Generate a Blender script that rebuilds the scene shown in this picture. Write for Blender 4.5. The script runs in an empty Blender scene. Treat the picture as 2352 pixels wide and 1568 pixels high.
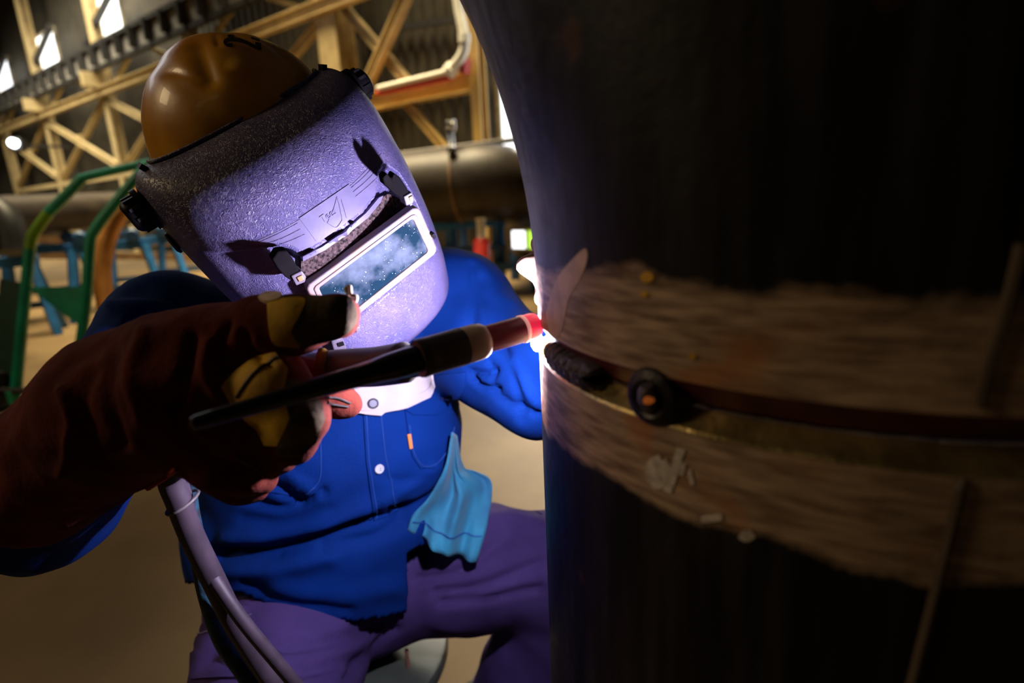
import bpy, bmesh, math, random
import numpy as np
from mathutils import Vector, Matrix
from mathutils.bvhtree import BVHTree
from mathutils.geometry import delaunay_2d_cdt
from mathutils import noise as mnoise

random.seed(7)
SC = bpy.context.scene
COL = SC.collection

# ------------------------------------------------------------------ camera
F, CX, CY = 1300.0, 1176.0, 784.0          # focal length and centre in 2352x1568 pixels
PITCH, RA = math.radians(14.3), 0.0486
RB = math.sqrt(1 - RA * RA)
CAM = np.array([0.0, 0.0, 1.1])
FW = np.array([0, math.cos(PITCH), -math.sin(PITCH)])
_bu = np.array([0, math.sin(PITCH), math.cos(PITCH)])
RT = RB * np.array([1.0, 0, 0]) - RA * _bu
UP = RA * np.array([1.0, 0, 0]) + RB * _bu
cd = bpy.data.cameras.new('camera'); cam = bpy.data.objects.new('camera', cd); COL.objects.link(cam)
cd.sensor_width = 36.0; cd.lens = F / 2352 * 36.0; cd.clip_start = 0.02; cd.clip_end = 200
m = Matrix.Identity(4)
for i, v in enumerate((RT, UP, -FW)):
    for j in range(3): m[j][i] = v[j]
for j in range(3): m[j][3] = CAM[j]
cam.matrix_world = m
cd.dof.use_dof = True; cd.dof.focus_distance = 0.53; cd.dof.aperture_fstop = 3.4
SC.camera = cam

# ------------------------------------------------------------------ world, big lights, exposure
vs = SC.view_settings
vs.view_transform = 'Standard'; vs.look = 'None'; vs.exposure = 0.0; vs.gamma = 1.0
vs.use_curve_mapping = False
wd = bpy.data.worlds.new('hall_air'); SC.world = wd; wd.use_nodes = True
wd.node_tree.nodes['Background'].inputs[0].default_value = (1.0, 0.82, 0.55, 1)
wd.node_tree.nodes['Background'].inputs[1].default_value = 0.0025

def area(name, loc, target, sx, sy, power, col):
    l = bpy.data.lights.new(name, 'AREA'); l.shape = 'RECTANGLE'; l.size = sx; l.size_y = sy
    l.energy = power; l.color = col
    o = bpy.data.objects.new(name, l); COL.objects.link(o); o.location = loc
    o.rotation_euler = (Vector(target) - Vector(loc)).to_track_quat('-Z', 'Y').to_euler()
    return o
area('roof_fill_light', (-3.5, 8.0, 9.2), (-3.2, 8.4, 0.0), 6, 4, 820, (1.0, 0.82, 0.50)).data.spread = math.radians(58)  # unseen warm overhead fill, added; the ceiling has no skylight
area('far_wall_fill_light', (-13, 15, 9.3), (-13, 17, 3.0), 10, 5, 1900, (1.0, 0.92, 0.72)).data.spread = math.radians(120)  # second overhead fill, added to brighten the far left beams
area('side_window_light', (0.9, 7.2, 2.2), (0.45, 3.0, 0.0), 1.2, 2.0, 44, (1.0, 0.90, 0.74)).data.spread = math.radians(23)
area('clerestory_light', (-8.5, 7.5, 6.0), (-0.3, 0.6, 1.0), 5.0, 1.2, 50, (0.95, 0.95, 1.0))
area('left_fill_light', (-4.4, 0.35, 3.3), (-0.2, 0.5, 0.95), 1.0, 1.0, 36, (1.0, 0.72, 0.40))  # warm fill added from the left for pipe band, glove and hat
area('front_fill_light', (-3.2, -4.0, 5.0), (-0.4, 0.6, 0.9), 1.2, 1.2, 2.5, (1.0, 0.74, 0.42))  # weak fill added behind the camera for the glove front

# ------------------------------------------------------------------ helpers: projection
def W(x, y, d):
    return CAM + d * (FW + (x - CX) / F * RT - (y - CY) / F * UP)
def proj(P):
    v = np.asarray(P, float) - CAM; d = v @ FW
    return np.stack([CX + F * (v @ RT) / d, CY - F * (v @ UP) / d, d], -1)
def floor_pt(x, y, z=0.0):
    d = W(x, y, 1) - CAM
    return CAM + d * ((z - CAM[2]) / d[2])
# hall frame: s along the long wall (to the left and away), n out of it, z up
H0 = np.array([-.487, 8.99, 0]); HA = np.array([-.7987, .6017, 0]); HN = np.array([-.6017, -.7987, 0])
def hall(s, n, z): return H0 + HA * s + HN * n + np.array([0, 0, z])
def wallpt(x, y, n=0.0):
    d = W(x, y, 1) - CAM
    return CAM + d * (((H0 + n * HN - CAM) @ HN) / (d @ HN))

# ------------------------------------------------------------------ helpers: materials
MATS = {}
def mat(name, col, rough=0.6, metal=0.0, var=0.25, scale=20.0, bump=0.0, bscale=80.0, col2=None,
        emit=None, estr=0.0, coat=0.0, spec=0.5, detail=5.0, trans=0.0, alpha=None, stretch=None, sheen=0.0):
    if name in MATS: return MATS[name]
    M = bpy.data.materials.new(name); M.use_nodes = True; nt = M.node_tree; N = nt.nodes; L = nt.links
    b = N['Principled BSDF']
    b.inputs['Roughness'].default_value = rough; b.inputs['Metallic'].default_value = metal
    b.inputs['Specular IOR Level'].default_value = spec
    b.inputs['Coat Weight'].default_value = coat
    b.inputs['Transmission Weight'].default_value = trans
    b.inputs['Sheen Weight'].default_value = sheen
    tc = N.new('ShaderNodeTexCoord'); src = tc.outputs['Object']
    if stretch:
        mp = N.new('ShaderNodeMapping'); mp.inputs['Scale'].default_value = stretch
        L.new(src, mp.inputs['Vector']); src = mp.outputs['Vector']
    nz = N.new('ShaderNodeTexNoise'); nz.inputs['Scale'].default_value = scale; nz.inputs['Detail'].default_value = detail
    L.new(src, nz.inputs['Vector'])
    rp = N.new('ShaderNodeValToRGB')
    c2 = col2 if col2 else tuple(c * (1 - var) for c in col)
    c1 = col if col2 else tuple(min(1, c * (1 + var)) for c in col)
    rp.color_ramp.elements[0].position = 0.35; rp.color_ramp.elements[1].position = 0.65
    rp.color_ramp.elements[0].color = (*c2, 1); rp.color_ramp.elements[1].color = (*c1, 1)
    L.new(nz.outputs['Fac'], rp.inputs['Fac']); L.new(rp.outputs['Color'], b.inputs['Base Color'])
    if bump > 0:
        n2 = N.new('ShaderNodeTexNoise'); n2.inputs['Scale'].default_value = bscale; n2.inputs['Detail'].default_value = 4
        L.new(src, n2.inputs['Vector'])
        bp = N.new('ShaderNodeBump'); bp.inputs['Strength'].default_value = bump; bp.inputs['Distance'].default_value = 0.002
        L.new(n2.outputs['Fac'], bp.inputs['Height']); L.new(bp.outputs['Normal'], b.inputs['Normal'])
    if emit:
        b.inputs['Emission Color'].default_value = (*emit, 1); b.inputs['Emission Strength'].default_value = estr
    MATS[name] = M
    return M

def band_metal(name, zlo, zhi, zc=0.0, grain=(1, 1, 1)):
    """dark mill scale with a ground bright band between zlo and zhi (object z), ragged edges and rust"""
    M = bpy.data.materials.new(name); M.use_nodes = True; nt = M.node_tree; N = nt.nodes; L = nt.links
    b = N['Principled BSDF']
    tc = N.new('ShaderNodeTexCoord'); sp = N.new('ShaderNodeSeparateXYZ'); L.new(tc.outputs['Object'], sp.inputs[0])
    def noise(sc, det=5, vec=None):
        n = N.new('ShaderNodeTexNoise'); n.inputs['Scale'].default_value = sc; n.inputs['Detail'].default_value = det
        L.new(vec if vec else tc.outputs['Object'], n.inputs['Vector']); return n.outputs['Fac']
    def math_(op, a, bb):
        n = N.new('ShaderNodeMath'); n.operation = op
        for i, v in enumerate((a, bb)):
            if isinstance(v, (int, float)): n.inputs[i].default_value = v
            else: L.new(v, n.inputs[i])
        return n.outputs[0]
    def mix(f, c1, c2):
        n = N.new('ShaderNodeMix'); n.data_type = 'RGBA'
        if isinstance(f, (int, float)): n.inputs['Factor'].default_value = f
        else: L.new(f, n.inputs['Factor'])
        for k, v in (('A', c1), ('B', c2)):
            s = [i for i in n.inputs if i.name == k and i.type == 'RGBA'][0]
            if isinstance(v, tuple): s.default_value = (*v, 1)
            else: L.new(v, s)
        return [o for o in n.outputs if o.type == 'RGBA'][0]
    def ramp(f, p0, p1):
        n = N.new('ShaderNodeMapRange'); n.inputs[1].default_value = p0; n.inputs[2].default_value = p1
        n.clamp = True; L.new(f, n.inputs[0]); return n.outputs[0]
    wob = math_('MULTIPLY', math_('SUBTRACT', noise(13, 8), 0.5), 0.062)
    z = math_('ADD', sp.outputs['Z'], wob)
    f = math_('MULTIPLY', ramp(z, zlo - .003, zlo + .003), math_('SUBTRACT', 1.0, ramp(z, zhi - .004, zhi + .004)))
    mp = N.new('ShaderNodeMapping'); mp.inputs['Scale'].default_value = (6, 6, 40); L.new(tc.outputs['Object'], mp.inputs[0])
    brush = ramp(noise(6, 6, mp.outputs[0]), 0.3, 0.7)
    ground = mix(brush, (.60, .43, .30), (.20, .13, .09))
    rust = ramp(noise(16, 6), 0.56, 0.70)
    ground = mix(math_('MULTIPLY', rust, .8), ground, (.45, .17, .05))
    mp2 = N.new('ShaderNodeMapping'); mp2.inputs['Scale'].default_value = (30, 30, 3); L.new(tc.outputs['Object'], mp2.inputs[0])
    streak = ramp(noise(2.0, 6, mp2.outputs[0]), 0.42, 0.72)
    scale_ = mix(streak, (.007, .006, .0065), (.032, .029, .032))
    scale_ = mix(math_('MULTIPLY', ramp(noise(24, 5), .66, .74), .6), scale_, (.10, .034, .012))
    L.new(mix(f, scale_, ground), b.inputs['Base Color'])
    b.inputs['Metallic'].default_value = 0.0; b.inputs['Specular IOR Level'].default_value = .22
    r = N.new('ShaderNodeMapRange'); r.inputs[3].default_value = .36; r.inputs[4].default_value = .58
    L.new(noise(40), r.inputs[0]); L.new(r.outputs[0], b.inputs['Roughness'])
    bp = N.new('ShaderNodeBump'); bp.inputs['Strength'].default_value = .25; bp.inputs['Distance'].default_value = .002
    L.new(noise(90, 4), bp.inputs['Height']); L.new(bp.outputs[0], b.inputs['Normal'])
    return M

# ------------------------------------------------------------------ helpers: objects
ORG = {}
def tag(o, label=None, cat=None, group=None, kind=None):
    if label: o['label'] = label
    if cat: o['category'] = cat
    if group: o['group'] = group
    if kind: o['kind'] = kind
    return o
def thing(name, base, label, cat, group=None, kind=None):
    o = bpy.data.objects.new(name, None); COL.objects.link(o); o.location = Vector(base)
    o.empty_display_size = .05
    ORG[o] = np.array(base, float)
    return tag(o, label, cat, group, kind)
def mesh(name, V, Fc, mtl, parent=None, base=None, smooth=True, recalc=True, label=None):
    V = np.asarray(V, float)
    if parent is not None: org = ORG[parent]
    else: org = np.array(base, float) if base is not None else np.array([*V.mean(0)[:2], V[:, 2].min()])
    me = bpy.data.meshes.new(name)
    me.from_pydata((V - org).tolist(), [], [list(map(int, f)) for f in Fc])
    if recalc:
        bm = bmesh.new(); bm.from_mesh(me); bmesh.ops.recalc_face_normals(bm, faces=bm.faces); bm.to_mesh(me); bm.free()
    if smooth:
        me.polygons.foreach_set('use_smooth', [True] * len(me.polygons))
    me.materials.append(mtl); me.update()
    o = bpy.data.objects.new(name, me); COL.objects.link(o)
    if parent is not None: o.parent = parent
    else: o.location = Vector(org)
    ORG[o] = org
    if label: o['label'] = label
    return o
def autosmooth(o, ang=35):
    me = o.data
    bm = bmesh.new(); bm.from_mesh(me)
    for e in bm.edges:
        if len(e.link_faces) == 2 and e.calc_face_angle(0) > math.radians(ang): e.smooth = False
    bm.to_mesh(me); bm.free(); return o
def bevel(o, w=.003, seg=2, ang=30):
    mo = o.modifiers.new('bevel', 'BEVEL'); mo.width = w; mo.segments = seg; mo.limit_method = 'ANGLE'; mo.angle_limit = math.radians(ang)
    return o
def unit(v): v = np.asarray(v, float); return v / np.linalg.norm(v)
def spline(pts, n=12):
    P = np.asarray(pts, float); Q = np.vstack([2 * P[0] - P[1], P, 2 * P[-1] - P[-2]]); out = []
    for i in range(1, len(Q) - 2):
        t = np.linspace(0, 1, n, endpoint=False)[:, None]
        a, b, c, d = Q[i - 1], Q[i], Q[i + 1], Q[i + 2]
        out.append(.5 * (2 * b + (c - a) * t + (2 * a - 5 * b + 4 * c - d) * t ** 2 + (3 * b - a - 3 * c + d) * t ** 3))
    out.append(P[-1:]); return np.vstack(out)
def tube_geo(path, rad, seg=14, caps=True, closed=False):
    P = np.asarray(path, float); n = len(P); R = np.broadcast_to(np.asarray(rad, float), (n,))
    T = np.gradient(P, axis=0) if not closed else (np.roll(P, -1, 0) - np.roll(P, 1, 0))
    T /= np.linalg.norm(T, axis=1)[:, None]
    up = np.array([0, 0, 1.0]) if abs(T[0][2]) < .9 else np.array([1.0, 0, 0])
    a = unit(np.cross(T[0], up)); V = []
    for i in range(n):
        a = unit(a - T[i] * (a @ T[i])); b = np.cross(T[i], a)
        th = np.arange(seg) * 2 * math.pi / seg
        V.append(P[i] + R[i] * (np.cos(th)[:, None] * a + np.sin(th)[:, None] * b))
    V = np.vstack(V); Fc = []
    for i in range(n if closed else n - 1):
        j = (i + 1) % n
        for k in range(seg):
            l = (k + 1) % seg
            Fc.append((i * seg + k, i * seg + l, j * seg + l, j * seg + k))
    if caps and not closed:
        Fc.append(tuple(range(seg))[::-1]); Fc.append(tuple((n - 1) * seg + k for k in range(seg)))
    return V, Fc
def tube(name, path, rad, mtl, parent=None, seg=14, closed=False, base=None, label=None):
    V, Fc = tube_geo(path, rad, seg, True, closed)
    return autosmooth(mesh(name, V, Fc, mtl, parent, base, label=label), 50)
def lathe(name, p0, p1, prof, mtl, parent=None, seg=40, base=None, caps=True):
    """prof: list of (fraction along p0->p1, radius)"""
    p0 = np.asarray(p0, float); p1 = np.asarray(p1, float); ax = unit(p1 - p0)
    up = np.array([0, 0, 1.0]) if abs(ax[2]) < .9 else np.array([1.0, 0, 0])
    a = unit(np.cross(ax, up)); b = np.cross(ax, a)
    th = np.arange(seg) * 2 * math.pi / seg; V = []; Fc = []
    for t, r in prof: V.append(p0 + (p1 - p0) * t + max(r, 1e-5) * (np.cos(th)[:, None] * a + np.sin(th)[:, None] * b))
    n = len(prof)
    for i in range(n - 1):
        for k in range(seg):
            l = (k + 1) % seg
            Fc.append((i * seg + k, i * seg + l, (i + 1) * seg + l, (i + 1) * seg + k))
    if caps:
        Fc.append(tuple(range(seg))[::-1]); Fc.append(tuple((n - 1) * seg + k for k in range(seg)))
    return autosmooth(mesh(name, np.vstack(V), Fc, mtl, parent, base), 35)
def bar_geo(p0, p1, w, h, up=(0, 0, 1)):
    p0 = np.asarray(p0, float); p1 = np.asarray(p1, float); ax = unit(p1 - p0); up = np.asarray(up, float)
    if abs(ax @ up) > .97: up = HN
    a = unit(np.cross(ax, up)); b = np.cross(a, ax); V = []
    for p in (p0, p1):
        for sa, sb in ((-1, -1), (1, -1), (1, 1), (-1, 1)): V.append(p + a * sa * w / 2 + b * sb * h / 2)
    return V, [(0, 1, 2, 3), (7, 6, 5, 4), (0, 4, 5, 1), (1, 5, 6, 2), (2, 6, 7, 3), (3, 7, 4, 0)]
def join(parts):
    V = []; Fc = []
    for v, f in parts:
        k = len(V); V.extend(list(v)); Fc.extend([tuple(i + k for i in q) for q in f])
    return V, Fc
def bar(name, p0, p1, w, h, mtl, parent=None, up=(0, 0, 1), base=None, bev=0.0, label=None):
    V, Fc = bar_geo(p0, p1, w, h, up)
    o = mesh(name, V, Fc, mtl, parent, base, smooth=False, label=label)
    if bev: bevel(o, bev)
    return o
def ibeam(name, p0, p1, w, h, mtl, parent=None, up=(0, 0, 1), t=.02, base=None):
    """I-section; h along up, w across"""
    p0 = np.asarray(p0, float); p1 = np.asarray(p1, float); ax = unit(p1 - p0); up = np.asarray(up, float)
    up = unit(up - ax * (ax @ up)); g = []
    for s in (-1, 1):
        g.append(bar_geo(p0 + up * s * (h - t) / 2, p1 + up * s * (h - t) / 2, w, t, up))
    g.append(bar_geo(p0, p1, t, h - 2 * t, up))
    V, Fc = join(g)
    return mesh(name, V, Fc, mtl, parent, base, smooth=False)

# ------------------------------------------------------------------ helpers: implicit surfaces
class Vol:
    def __init__(s, lo, hi, h):
        s.lo = np.array(lo, float); s.h = h; s.n = np.ceil((np.array(hi) - s.lo) / h).astype(int) + 1
        s.d = np.full(s.n, .5, np.float32)
        s.ax = [s.lo[i] + h * np.arange(s.n[i]) for i in range(3)]
    def _sub(s, lo, hi):
        i0 = np.clip(np.floor((lo - s.lo) / s.h).astype(int), 0, s.n - 1); i1 = np.clip(np.ceil((hi - s.lo) / s.h).astype(int) + 1, 1, s.n)
        sl = tuple(slice(a, b) for a, b in zip(i0, i1))
        g = np.stack(np.meshgrid(*[s.ax[i][sl[i]] for i in range(3)], indexing='ij'), -1).astype(np.float32)
        return sl, g
    def _put(s, sl, v, k):
        o = s.d[sl]
        if k > 0:
            h = np.clip(.5 + .5 * (o - v) / k, 0, 1); s.d[sl] = o * (1 - h) + v * h - k * h * (1 - h)
        else: s.d[sl] = np.minimum(o, v)
    def cap(s, a, b, ra, rb, k=.02):
        a = np.asarray(a, float); b = np.asarray(b, float); m = max(ra, rb) + k + .03
        sl, g = s._sub(np.minimum(a, b) - m, np.maximum(a, b) + m)
        ba = (b - a).astype(np.float32); q = g - a.astype(np.float32)
        t = np.clip((q @ ba) / max(float(ba @ ba), 1e-9), 0, 1)
        s._put(sl, np.linalg.norm(q - t[..., None] * ba, axis=-1) - (ra + (rb - ra) * t), k)
    def chain(s, pts, rad, k=.02):
        for i in range(len(pts) - 1): s.cap(pts[i], pts[i + 1], rad[i], rad[i + 1], k)
    def ell(s, c, axes, rad, k=.02):
        c = np.asarray(c, float); m = max(rad) + k + .03; sl, g = s._sub(c - m, c + m)
        q = (g - c.astype(np.float32)) @ np.array(axes, np.float32).T / np.array(rad, np.float32)
        s._put(sl, (np.linalg.norm(q, axis=-1) - 1) * min(rad), k)
    def mesh(s, smooth=4):
        d = s.d; sg = d < 0; n = np.array(d.shape) - 1
        acc = np.zeros((*n, 3), np.float32); cnt = np.zeros(n, np.float32); edges = []
        for ax in range(3):
            sl0 = [slice(None)] * 3; sl1 = [slice(None)] * 3; sl0[ax] = slice(0, -1); sl1[ax] = slice(1, None)
            a = d[tuple(sl0)]; b = d[tuple(sl1)]; mk = sg[tuple(sl0)] != sg[tuple(sl1)]
            idx = np.argwhere(mk); o1, o2 = [i for i in range(3) if i != ax]
            ok = (idx[:, o1] > 0) & (idx[:, o1] < n[o1]) & (idx[:, o2] > 0) & (idx[:, o2] < n[o2]); idx = idx[ok]
            av = a[tuple(idx.T)]; bv = b[tuple(idx.T)]; pos = idx.astype(np.float32).copy(); pos[:, ax] += av / (av - bv)
            cells = []
            for da, db in ((0, 0), (1, 0), (1, 1), (0, 1)):
                c = idx.copy(); c[:, o1] -= da; c[:, o2] -= db; cells.append(c)
                np.add.at(acc, tuple(c.T), pos); np.add.at(cnt, tuple(c.T), 1)
            flip = (av < 0) ^ (ax == 1)
            edges.append((cells, flip))
        act = cnt > 0; ids = np.full(n, -1, np.int64); ids[act] = np.arange(act.sum())
        V = s.lo + s.h * (acc[act] / cnt[act][:, None]).astype(float); Q = []
        for cells, flip in edges:
            q = np.stack([ids[tuple(c.T)] for c in cells], -1); q[flip] = q[flip][:, ::-1]; Q.append(q)
        Q = np.vstack(Q)
        return relax(V, Q, smooth), Q
def relax(V, Q, it, lam=.5):
    e = np.vstack([Q[:, [i, (i + 1) % 4]] for i in range(4)])
    deg = np.bincount(e.ravel(), minlength=len(V)).astype(float)[:, None]
    for _ in range(it):
        S = np.zeros_like(V); np.add.at(S, e[:, 0], V[e[:, 1]]); np.add.at(S, e[:, 1], V[e[:, 0]])
        V = V + lam * (S / deg - V)
    return V
def vnormals(V, Q):
    fn = np.cross(V[Q[:, 2]] - V[Q[:, 0]], V[Q[:, 3]] - V[Q[:, 1]]); N = np.zeros_like(V)
    for i in range(4): np.add.at(N, Q[:, i], fn)
    N /= np.maximum(np.linalg.norm(N, axis=1), 1e-12)[:, None]
    return N
def outward(V, Q):
    N = vnormals(V, Q); c = V.mean(0)
    # signed volume decides
    vol = np.einsum('ij,ij->i', V[Q[:, 0]], np.cross(V[Q[:, 1]], V[Q[:, 2]])).sum()
    return (N, Q) if vol > 0 else (-N, Q[:, ::-1])
def segdist(p, poly):
    best = np.full(len(p), 1e9)
    for a, b in zip(poly[:-1], poly[1:]):
        a = np.array(a, float); b = np.array(b, float); ba = b - a
        t = np.clip(((p - a) @ ba) / max(ba @ ba, 1e-9), 0, 1)
        best = np.minimum(best, np.linalg.norm(p - a - t[:, None] * ba, axis=1))
    return best
def fold(V, Q, folds, wr=0.0, wscale=18.0):
    """push creases (negative) and ridges (positive) into cloth along lines seen from the front"""
    N, Q = outward(V, Q); q = proj(V); face = np.clip(-((V - CAM) * N).sum(1) / np.linalg.norm(V - CAM, axis=1) * 2.5, 0, 1)
    D = np.zeros(len(V))
    for poly, wpx, amp in folds:
        ln = spline([(*p, 0) for p in poly], 6)[:, :2] if len(poly) > 2 else poly
        dd = segdist(q[:, :2], ln); D += amp * np.exp(-(dd / wpx) ** 2) * face
    if wr:
        for i, p in enumerate(V):
            D[i] += wr * (mnoise.noise(Vector((p[0] * wscale, p[1] * wscale, p[2] * wscale * 1.6))) + .5 * mnoise.noise(Vector(p * wscale * 2.3)))
    return V + N * D[:, None], Q
def bvh_of(*ms):
    V = []; Fc = []
    for v, f in ms:
        k = len(V); V.extend([tuple(x) for x in v]); Fc.extend([tuple(int(i) + k for i in q) for q in f])
    return BVHTree.FromPolygons(V, Fc)
def cast(bvh, x, y):
    d = Vector(W(x, y, 1) - CAM).normalized()
    h, n, i, t = bvh.ray_cast(Vector(CAM), d)
    if h is None: return None, None
    if n.dot(d) > 0: n = -n
    return np.array(h), np.array(n)
def inpoly(p, poly):
    p = np.asarray(p, float); poly = np.asarray(poly, float); r = np.zeros(len(p), bool); j = len(poly) - 1
    for i in range(len(poly)):
        a, b = poly[i], poly[j]
        c = ((a[1] > p[:, 1]) != (b[1] > p[:, 1])) & (p[:, 0] < (b[0] - a[0]) * (p[:, 1] - a[1]) / (b[1] - a[1] + 1e-12) + a[0])
        r ^= c; j = i
    return r
def patch_geo(poly, bvh, off=.002, thick=.002, res=10, curve=False, wav=None):
    """a sheet of cloth/leather/metal lying on a surface: outline given as seen from the front, laid on the real surface"""
    poly = [tuple(p) for p in poly]
    if curve:
        c = spline([(*p, 0) for p in poly + [poly[0]]], 5)[:-1, :2]; poly = [tuple(p) for p in c]
    B = []
    for a, b in zip(poly, poly[1:] + poly[:1]):
        n = max(1, int(math.hypot(b[0] - a[0], b[1] - a[1]) / res))
        B += [(a[0] + (b[0] - a[0]) * k / n, a[1] + (b[1] - a[1]) * k / n) for k in range(n)]
    xs = [p[0] for p in B]; ys = [p[1] for p in B]
    G = [(x + random.uniform(-.2, .2) * res, y + random.uniform(-.2, .2) * res) for x in np.arange(min(xs), max(xs), res) for y in np.arange(min(ys), max(ys), res)]
    if G:
        G = np.array(G); G = G[inpoly(G, B)]
        if len(G): G = G[segdist(G, B + B[:1]) > res * .45]
    pts = [Vector(p) for p in B] + [Vector(p) for p in G]
    nb = len(B)
    vo, eo, fo, *_ = delaunay_2d_cdt(pts, [(i, (i + 1) % nb) for i in range(nb)], [list(range(nb))], 1, 1e-4)
    P = []; Nn = []; ok = []
    for v in vo:
        h, n = cast(bvh, v.x, v.y); ok.append(h is not None); P.append(h if h is not None else np.zeros(3)); Nn.append(n if n is not None else np.zeros(3))
    P = np.array(P); Nn = np.array(Nn); tri = [t for t in fo if all(ok[i] for i in t) and max(np.linalg.norm(P[t[i]] - P[t[i - 1]]) for i in range(3)) < res * .004]
    # smooth the normals and positions a little
    for _ in range(3):
        S = Nn.copy()
        for t in tri:
            for i in t: S[i] += Nn[t[0]] + Nn[t[1]] + Nn[t[2]]
        Nn = S / np.maximum(np.linalg.norm(S, axis=1), 1e-9)[:, None]
    o_ = np.full(len(P), off)
    if wav is not None: o_ = o_ + np.array([wav(v.x, v.y) for v in vo])
    top = P + Nn * o_[:, None]; bot = P + Nn * (o_ - thick)[:, None]; k = len(P)
    Fc = [tuple(t) for t in tri] + [tuple(i + k for i in t[::-1]) for t in tri]
    ec = {}
    for t in tri:
        for i in range(3):
            e = (t[i], t[(i + 1) % 3]); ec[tuple(sorted(e))] = ec.get(tuple(sorted(e)), []) + [e]
    for es in ec.values():
        if len(es) == 1: a, b = es[0]; Fc.append((b, a, a + k, b + k))
    V = np.vstack([top, bot]); used = sorted({i for f in Fc for i in f}); mp = {o: i for i, o in enumerate(used)}
    return V[used], [tuple(mp[i] for i in f) for f in Fc]
def patch(name, poly, bvh, mtl, parent, off=.002, thick=.002, res=10, curve=False, wav=None, label=None):
    V, Fc = patch_geo(poly, bvh, off, thick, res, curve, wav)
    if not len(Fc): print('EMPTY PATCH', name); return None
    return autosmooth(mesh(name, V, Fc, mtl, parent, label=label), 50)
def seam(name, poly, bvh, r, mtl, parent, off=.001, n=8):
    ln = spline([(*p, 0) for p in poly], n)[:, :2]; P = []
    for x, y in ln:
        h, nn = cast(bvh, x, y)
        if h is not None: P.append(h + nn * off)
    if len(P) < 3: print('EMPTY SEAM', name); return None
    return tube(name, P, r, mtl, parent, 6)

# ================================================================== SETTING: hall shell
M_floor = mat('concrete_floor', (.19, .122, .046), .85, var=.35, scale=1.6, bump=.25, bscale=25, col2=(.115, .068, .022), detail=9)
M_clad = mat('wall_cladding', (.042, .032, .016), .7, var=.25, scale=3)
M_roof = mat('roof_sheet', (.030, .026, .020), .8, var=.3, scale=2)
M_steel = mat('cream_steel_paint', (.48, .36, .17), .55, var=.15, scale=4)
M_beam = mat('ochre_steel_paint', (.52, .34, .10), .5, var=.12, scale=4)
M_dark = mat('dark_girder_steel', (.020, .017, .014), .6, var=.3, scale=6)
M_pane = mat('daylit_pane', (.9, .9, .9), .3, emit=(.93, .97, 1.0), estr=2.2)
M_pane_g = mat('daylit_pane_greenery', (.3, .5, .1), .3, scale=3, emit=(.45, .75, .08), estr=1.3)
M_frame = mat('window_frame_paint', (.30, .25, .16), .5)

mesh('floor', [(-45, -12, 0), (30, -12, 0), (30, 45, 0), (-45, 45, 0)], [(0, 1, 2, 3)], M_floor, base=(0, 0, 0), smooth=False)['kind'] = 'structure'
def hall_quad(s0, s1, n, z0, z1): return [hall(s0, n, z0), hall(s1, n, z0), hall(s1, n, z1), hall(s0, n, z1)]
# corrugated long wall
V = []; Fc = []; prof = []
for k in range(-40, 150):
    s = k * .26
    prof += [(s, -.70), (s + .10, -.70), (s + .13, -.655), (s + .23, -.655)]
for s, n in prof: V += [hall(s, n, 0), hall(s, n, 9.6)]
for i in range(len(prof) - 1): Fc.append((2 * i, 2 * i + 2, 2 * i + 3, 2 * i + 1))
mesh('wall_left', V, Fc, M_clad, base=hall(10, -.7, 0), smooth=False)['kind'] = 'structure'
mesh('wall_back', [hall(38, -1, 0), hall(38, 22, 0), hall(38, 22, 9.6), hall(38, -1, 9.6)], [(0, 1, 2, 3)], M_clad, base=hall(38, 10, 0), smooth=False)['kind'] = 'structure'
ceil = mesh('ceiling', [hall(-12, -1, 9.6), hall(39, -1, 9.6), hall(39, 6.0, 9.9), hall(-12, 6.0, 9.9)], [(0, 1, 2, 3)], M_roof, base=hall(10, 2, 9.6), smooth=False)
ceil['kind'] = 'structure'
for k, s in enumerate((5, 10, 15, 20, 25, 30)):
    ibeam('purlin', hall(s, -.6, 9.3), hall(s, 6.0, 9.6), .2, .4, M_dark, ceil)

def window(idx, s0, s1, z0, z1, n, panes, mtls, fr=.06):
    w = mesh('window_%d' % idx, *join([bar_geo(hall(s0 - fr, n, z0 - fr / 2), hall(s1 + fr, n, z0 - fr / 2), .08, fr),
                                       bar_geo(hall(s0 - fr, n, z1 + fr / 2), hall(s1 + fr, n, z1 + fr / 2), .08, fr),
                                       bar_geo(hall(s0 - fr / 2, n, z0), hall(s0 - fr / 2, n, z1), .08, fr, HN),
                                       bar_geo(hall(s1 + fr / 2, n, z0), hall(s1 + fr / 2, n, z1), .08, fr, HN)]),
             M_frame, base=hall((s0 + s1) / 2, n, z0), smooth=False)
    w['kind'] = 'structure'
    e = np.linspace(s0, s1, panes + 1)
    for i in range(panes):
        g = .0 if panes == 1 else .02
        V, Fc = bar_geo(hall(e[i] + g, n, (z0 + z1) / 2), hall(e[i + 1] - g, n, (z0 + z1) / 2), .02, z1 - z0)
        mesh('pane', V, Fc, mtls[i % len(mtls)], w, smooth=False)
    return w
for i, (a, b) in enumerate(((11.3, 13.1), (16.05, 17.9), (20.85, 22.7))):
    window(i + 1, a, b, 5.42, 6.60, -.18, 1, [M_pane])
    c = bar('window_brace', hall(b + .5, .0, 5.62), hall(a - .4, .0, 6.55), .1, .16, M_dark)
    tag(c, ('dark diagonal steel strut across the ' + ('nearest and largest', 'middle', 'farthest and leftmost')[i] + ' bright roof window'), 'brace', 'struts crossing the clerestory windows')
window(4, -1.75, -.42, 0.9, 4.6, -.25, 3, [M_pane])
window(5, -2.30, -1.87, .53, .73, 1.6, 2, [M_pane_g, M_pane], .03)

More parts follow.
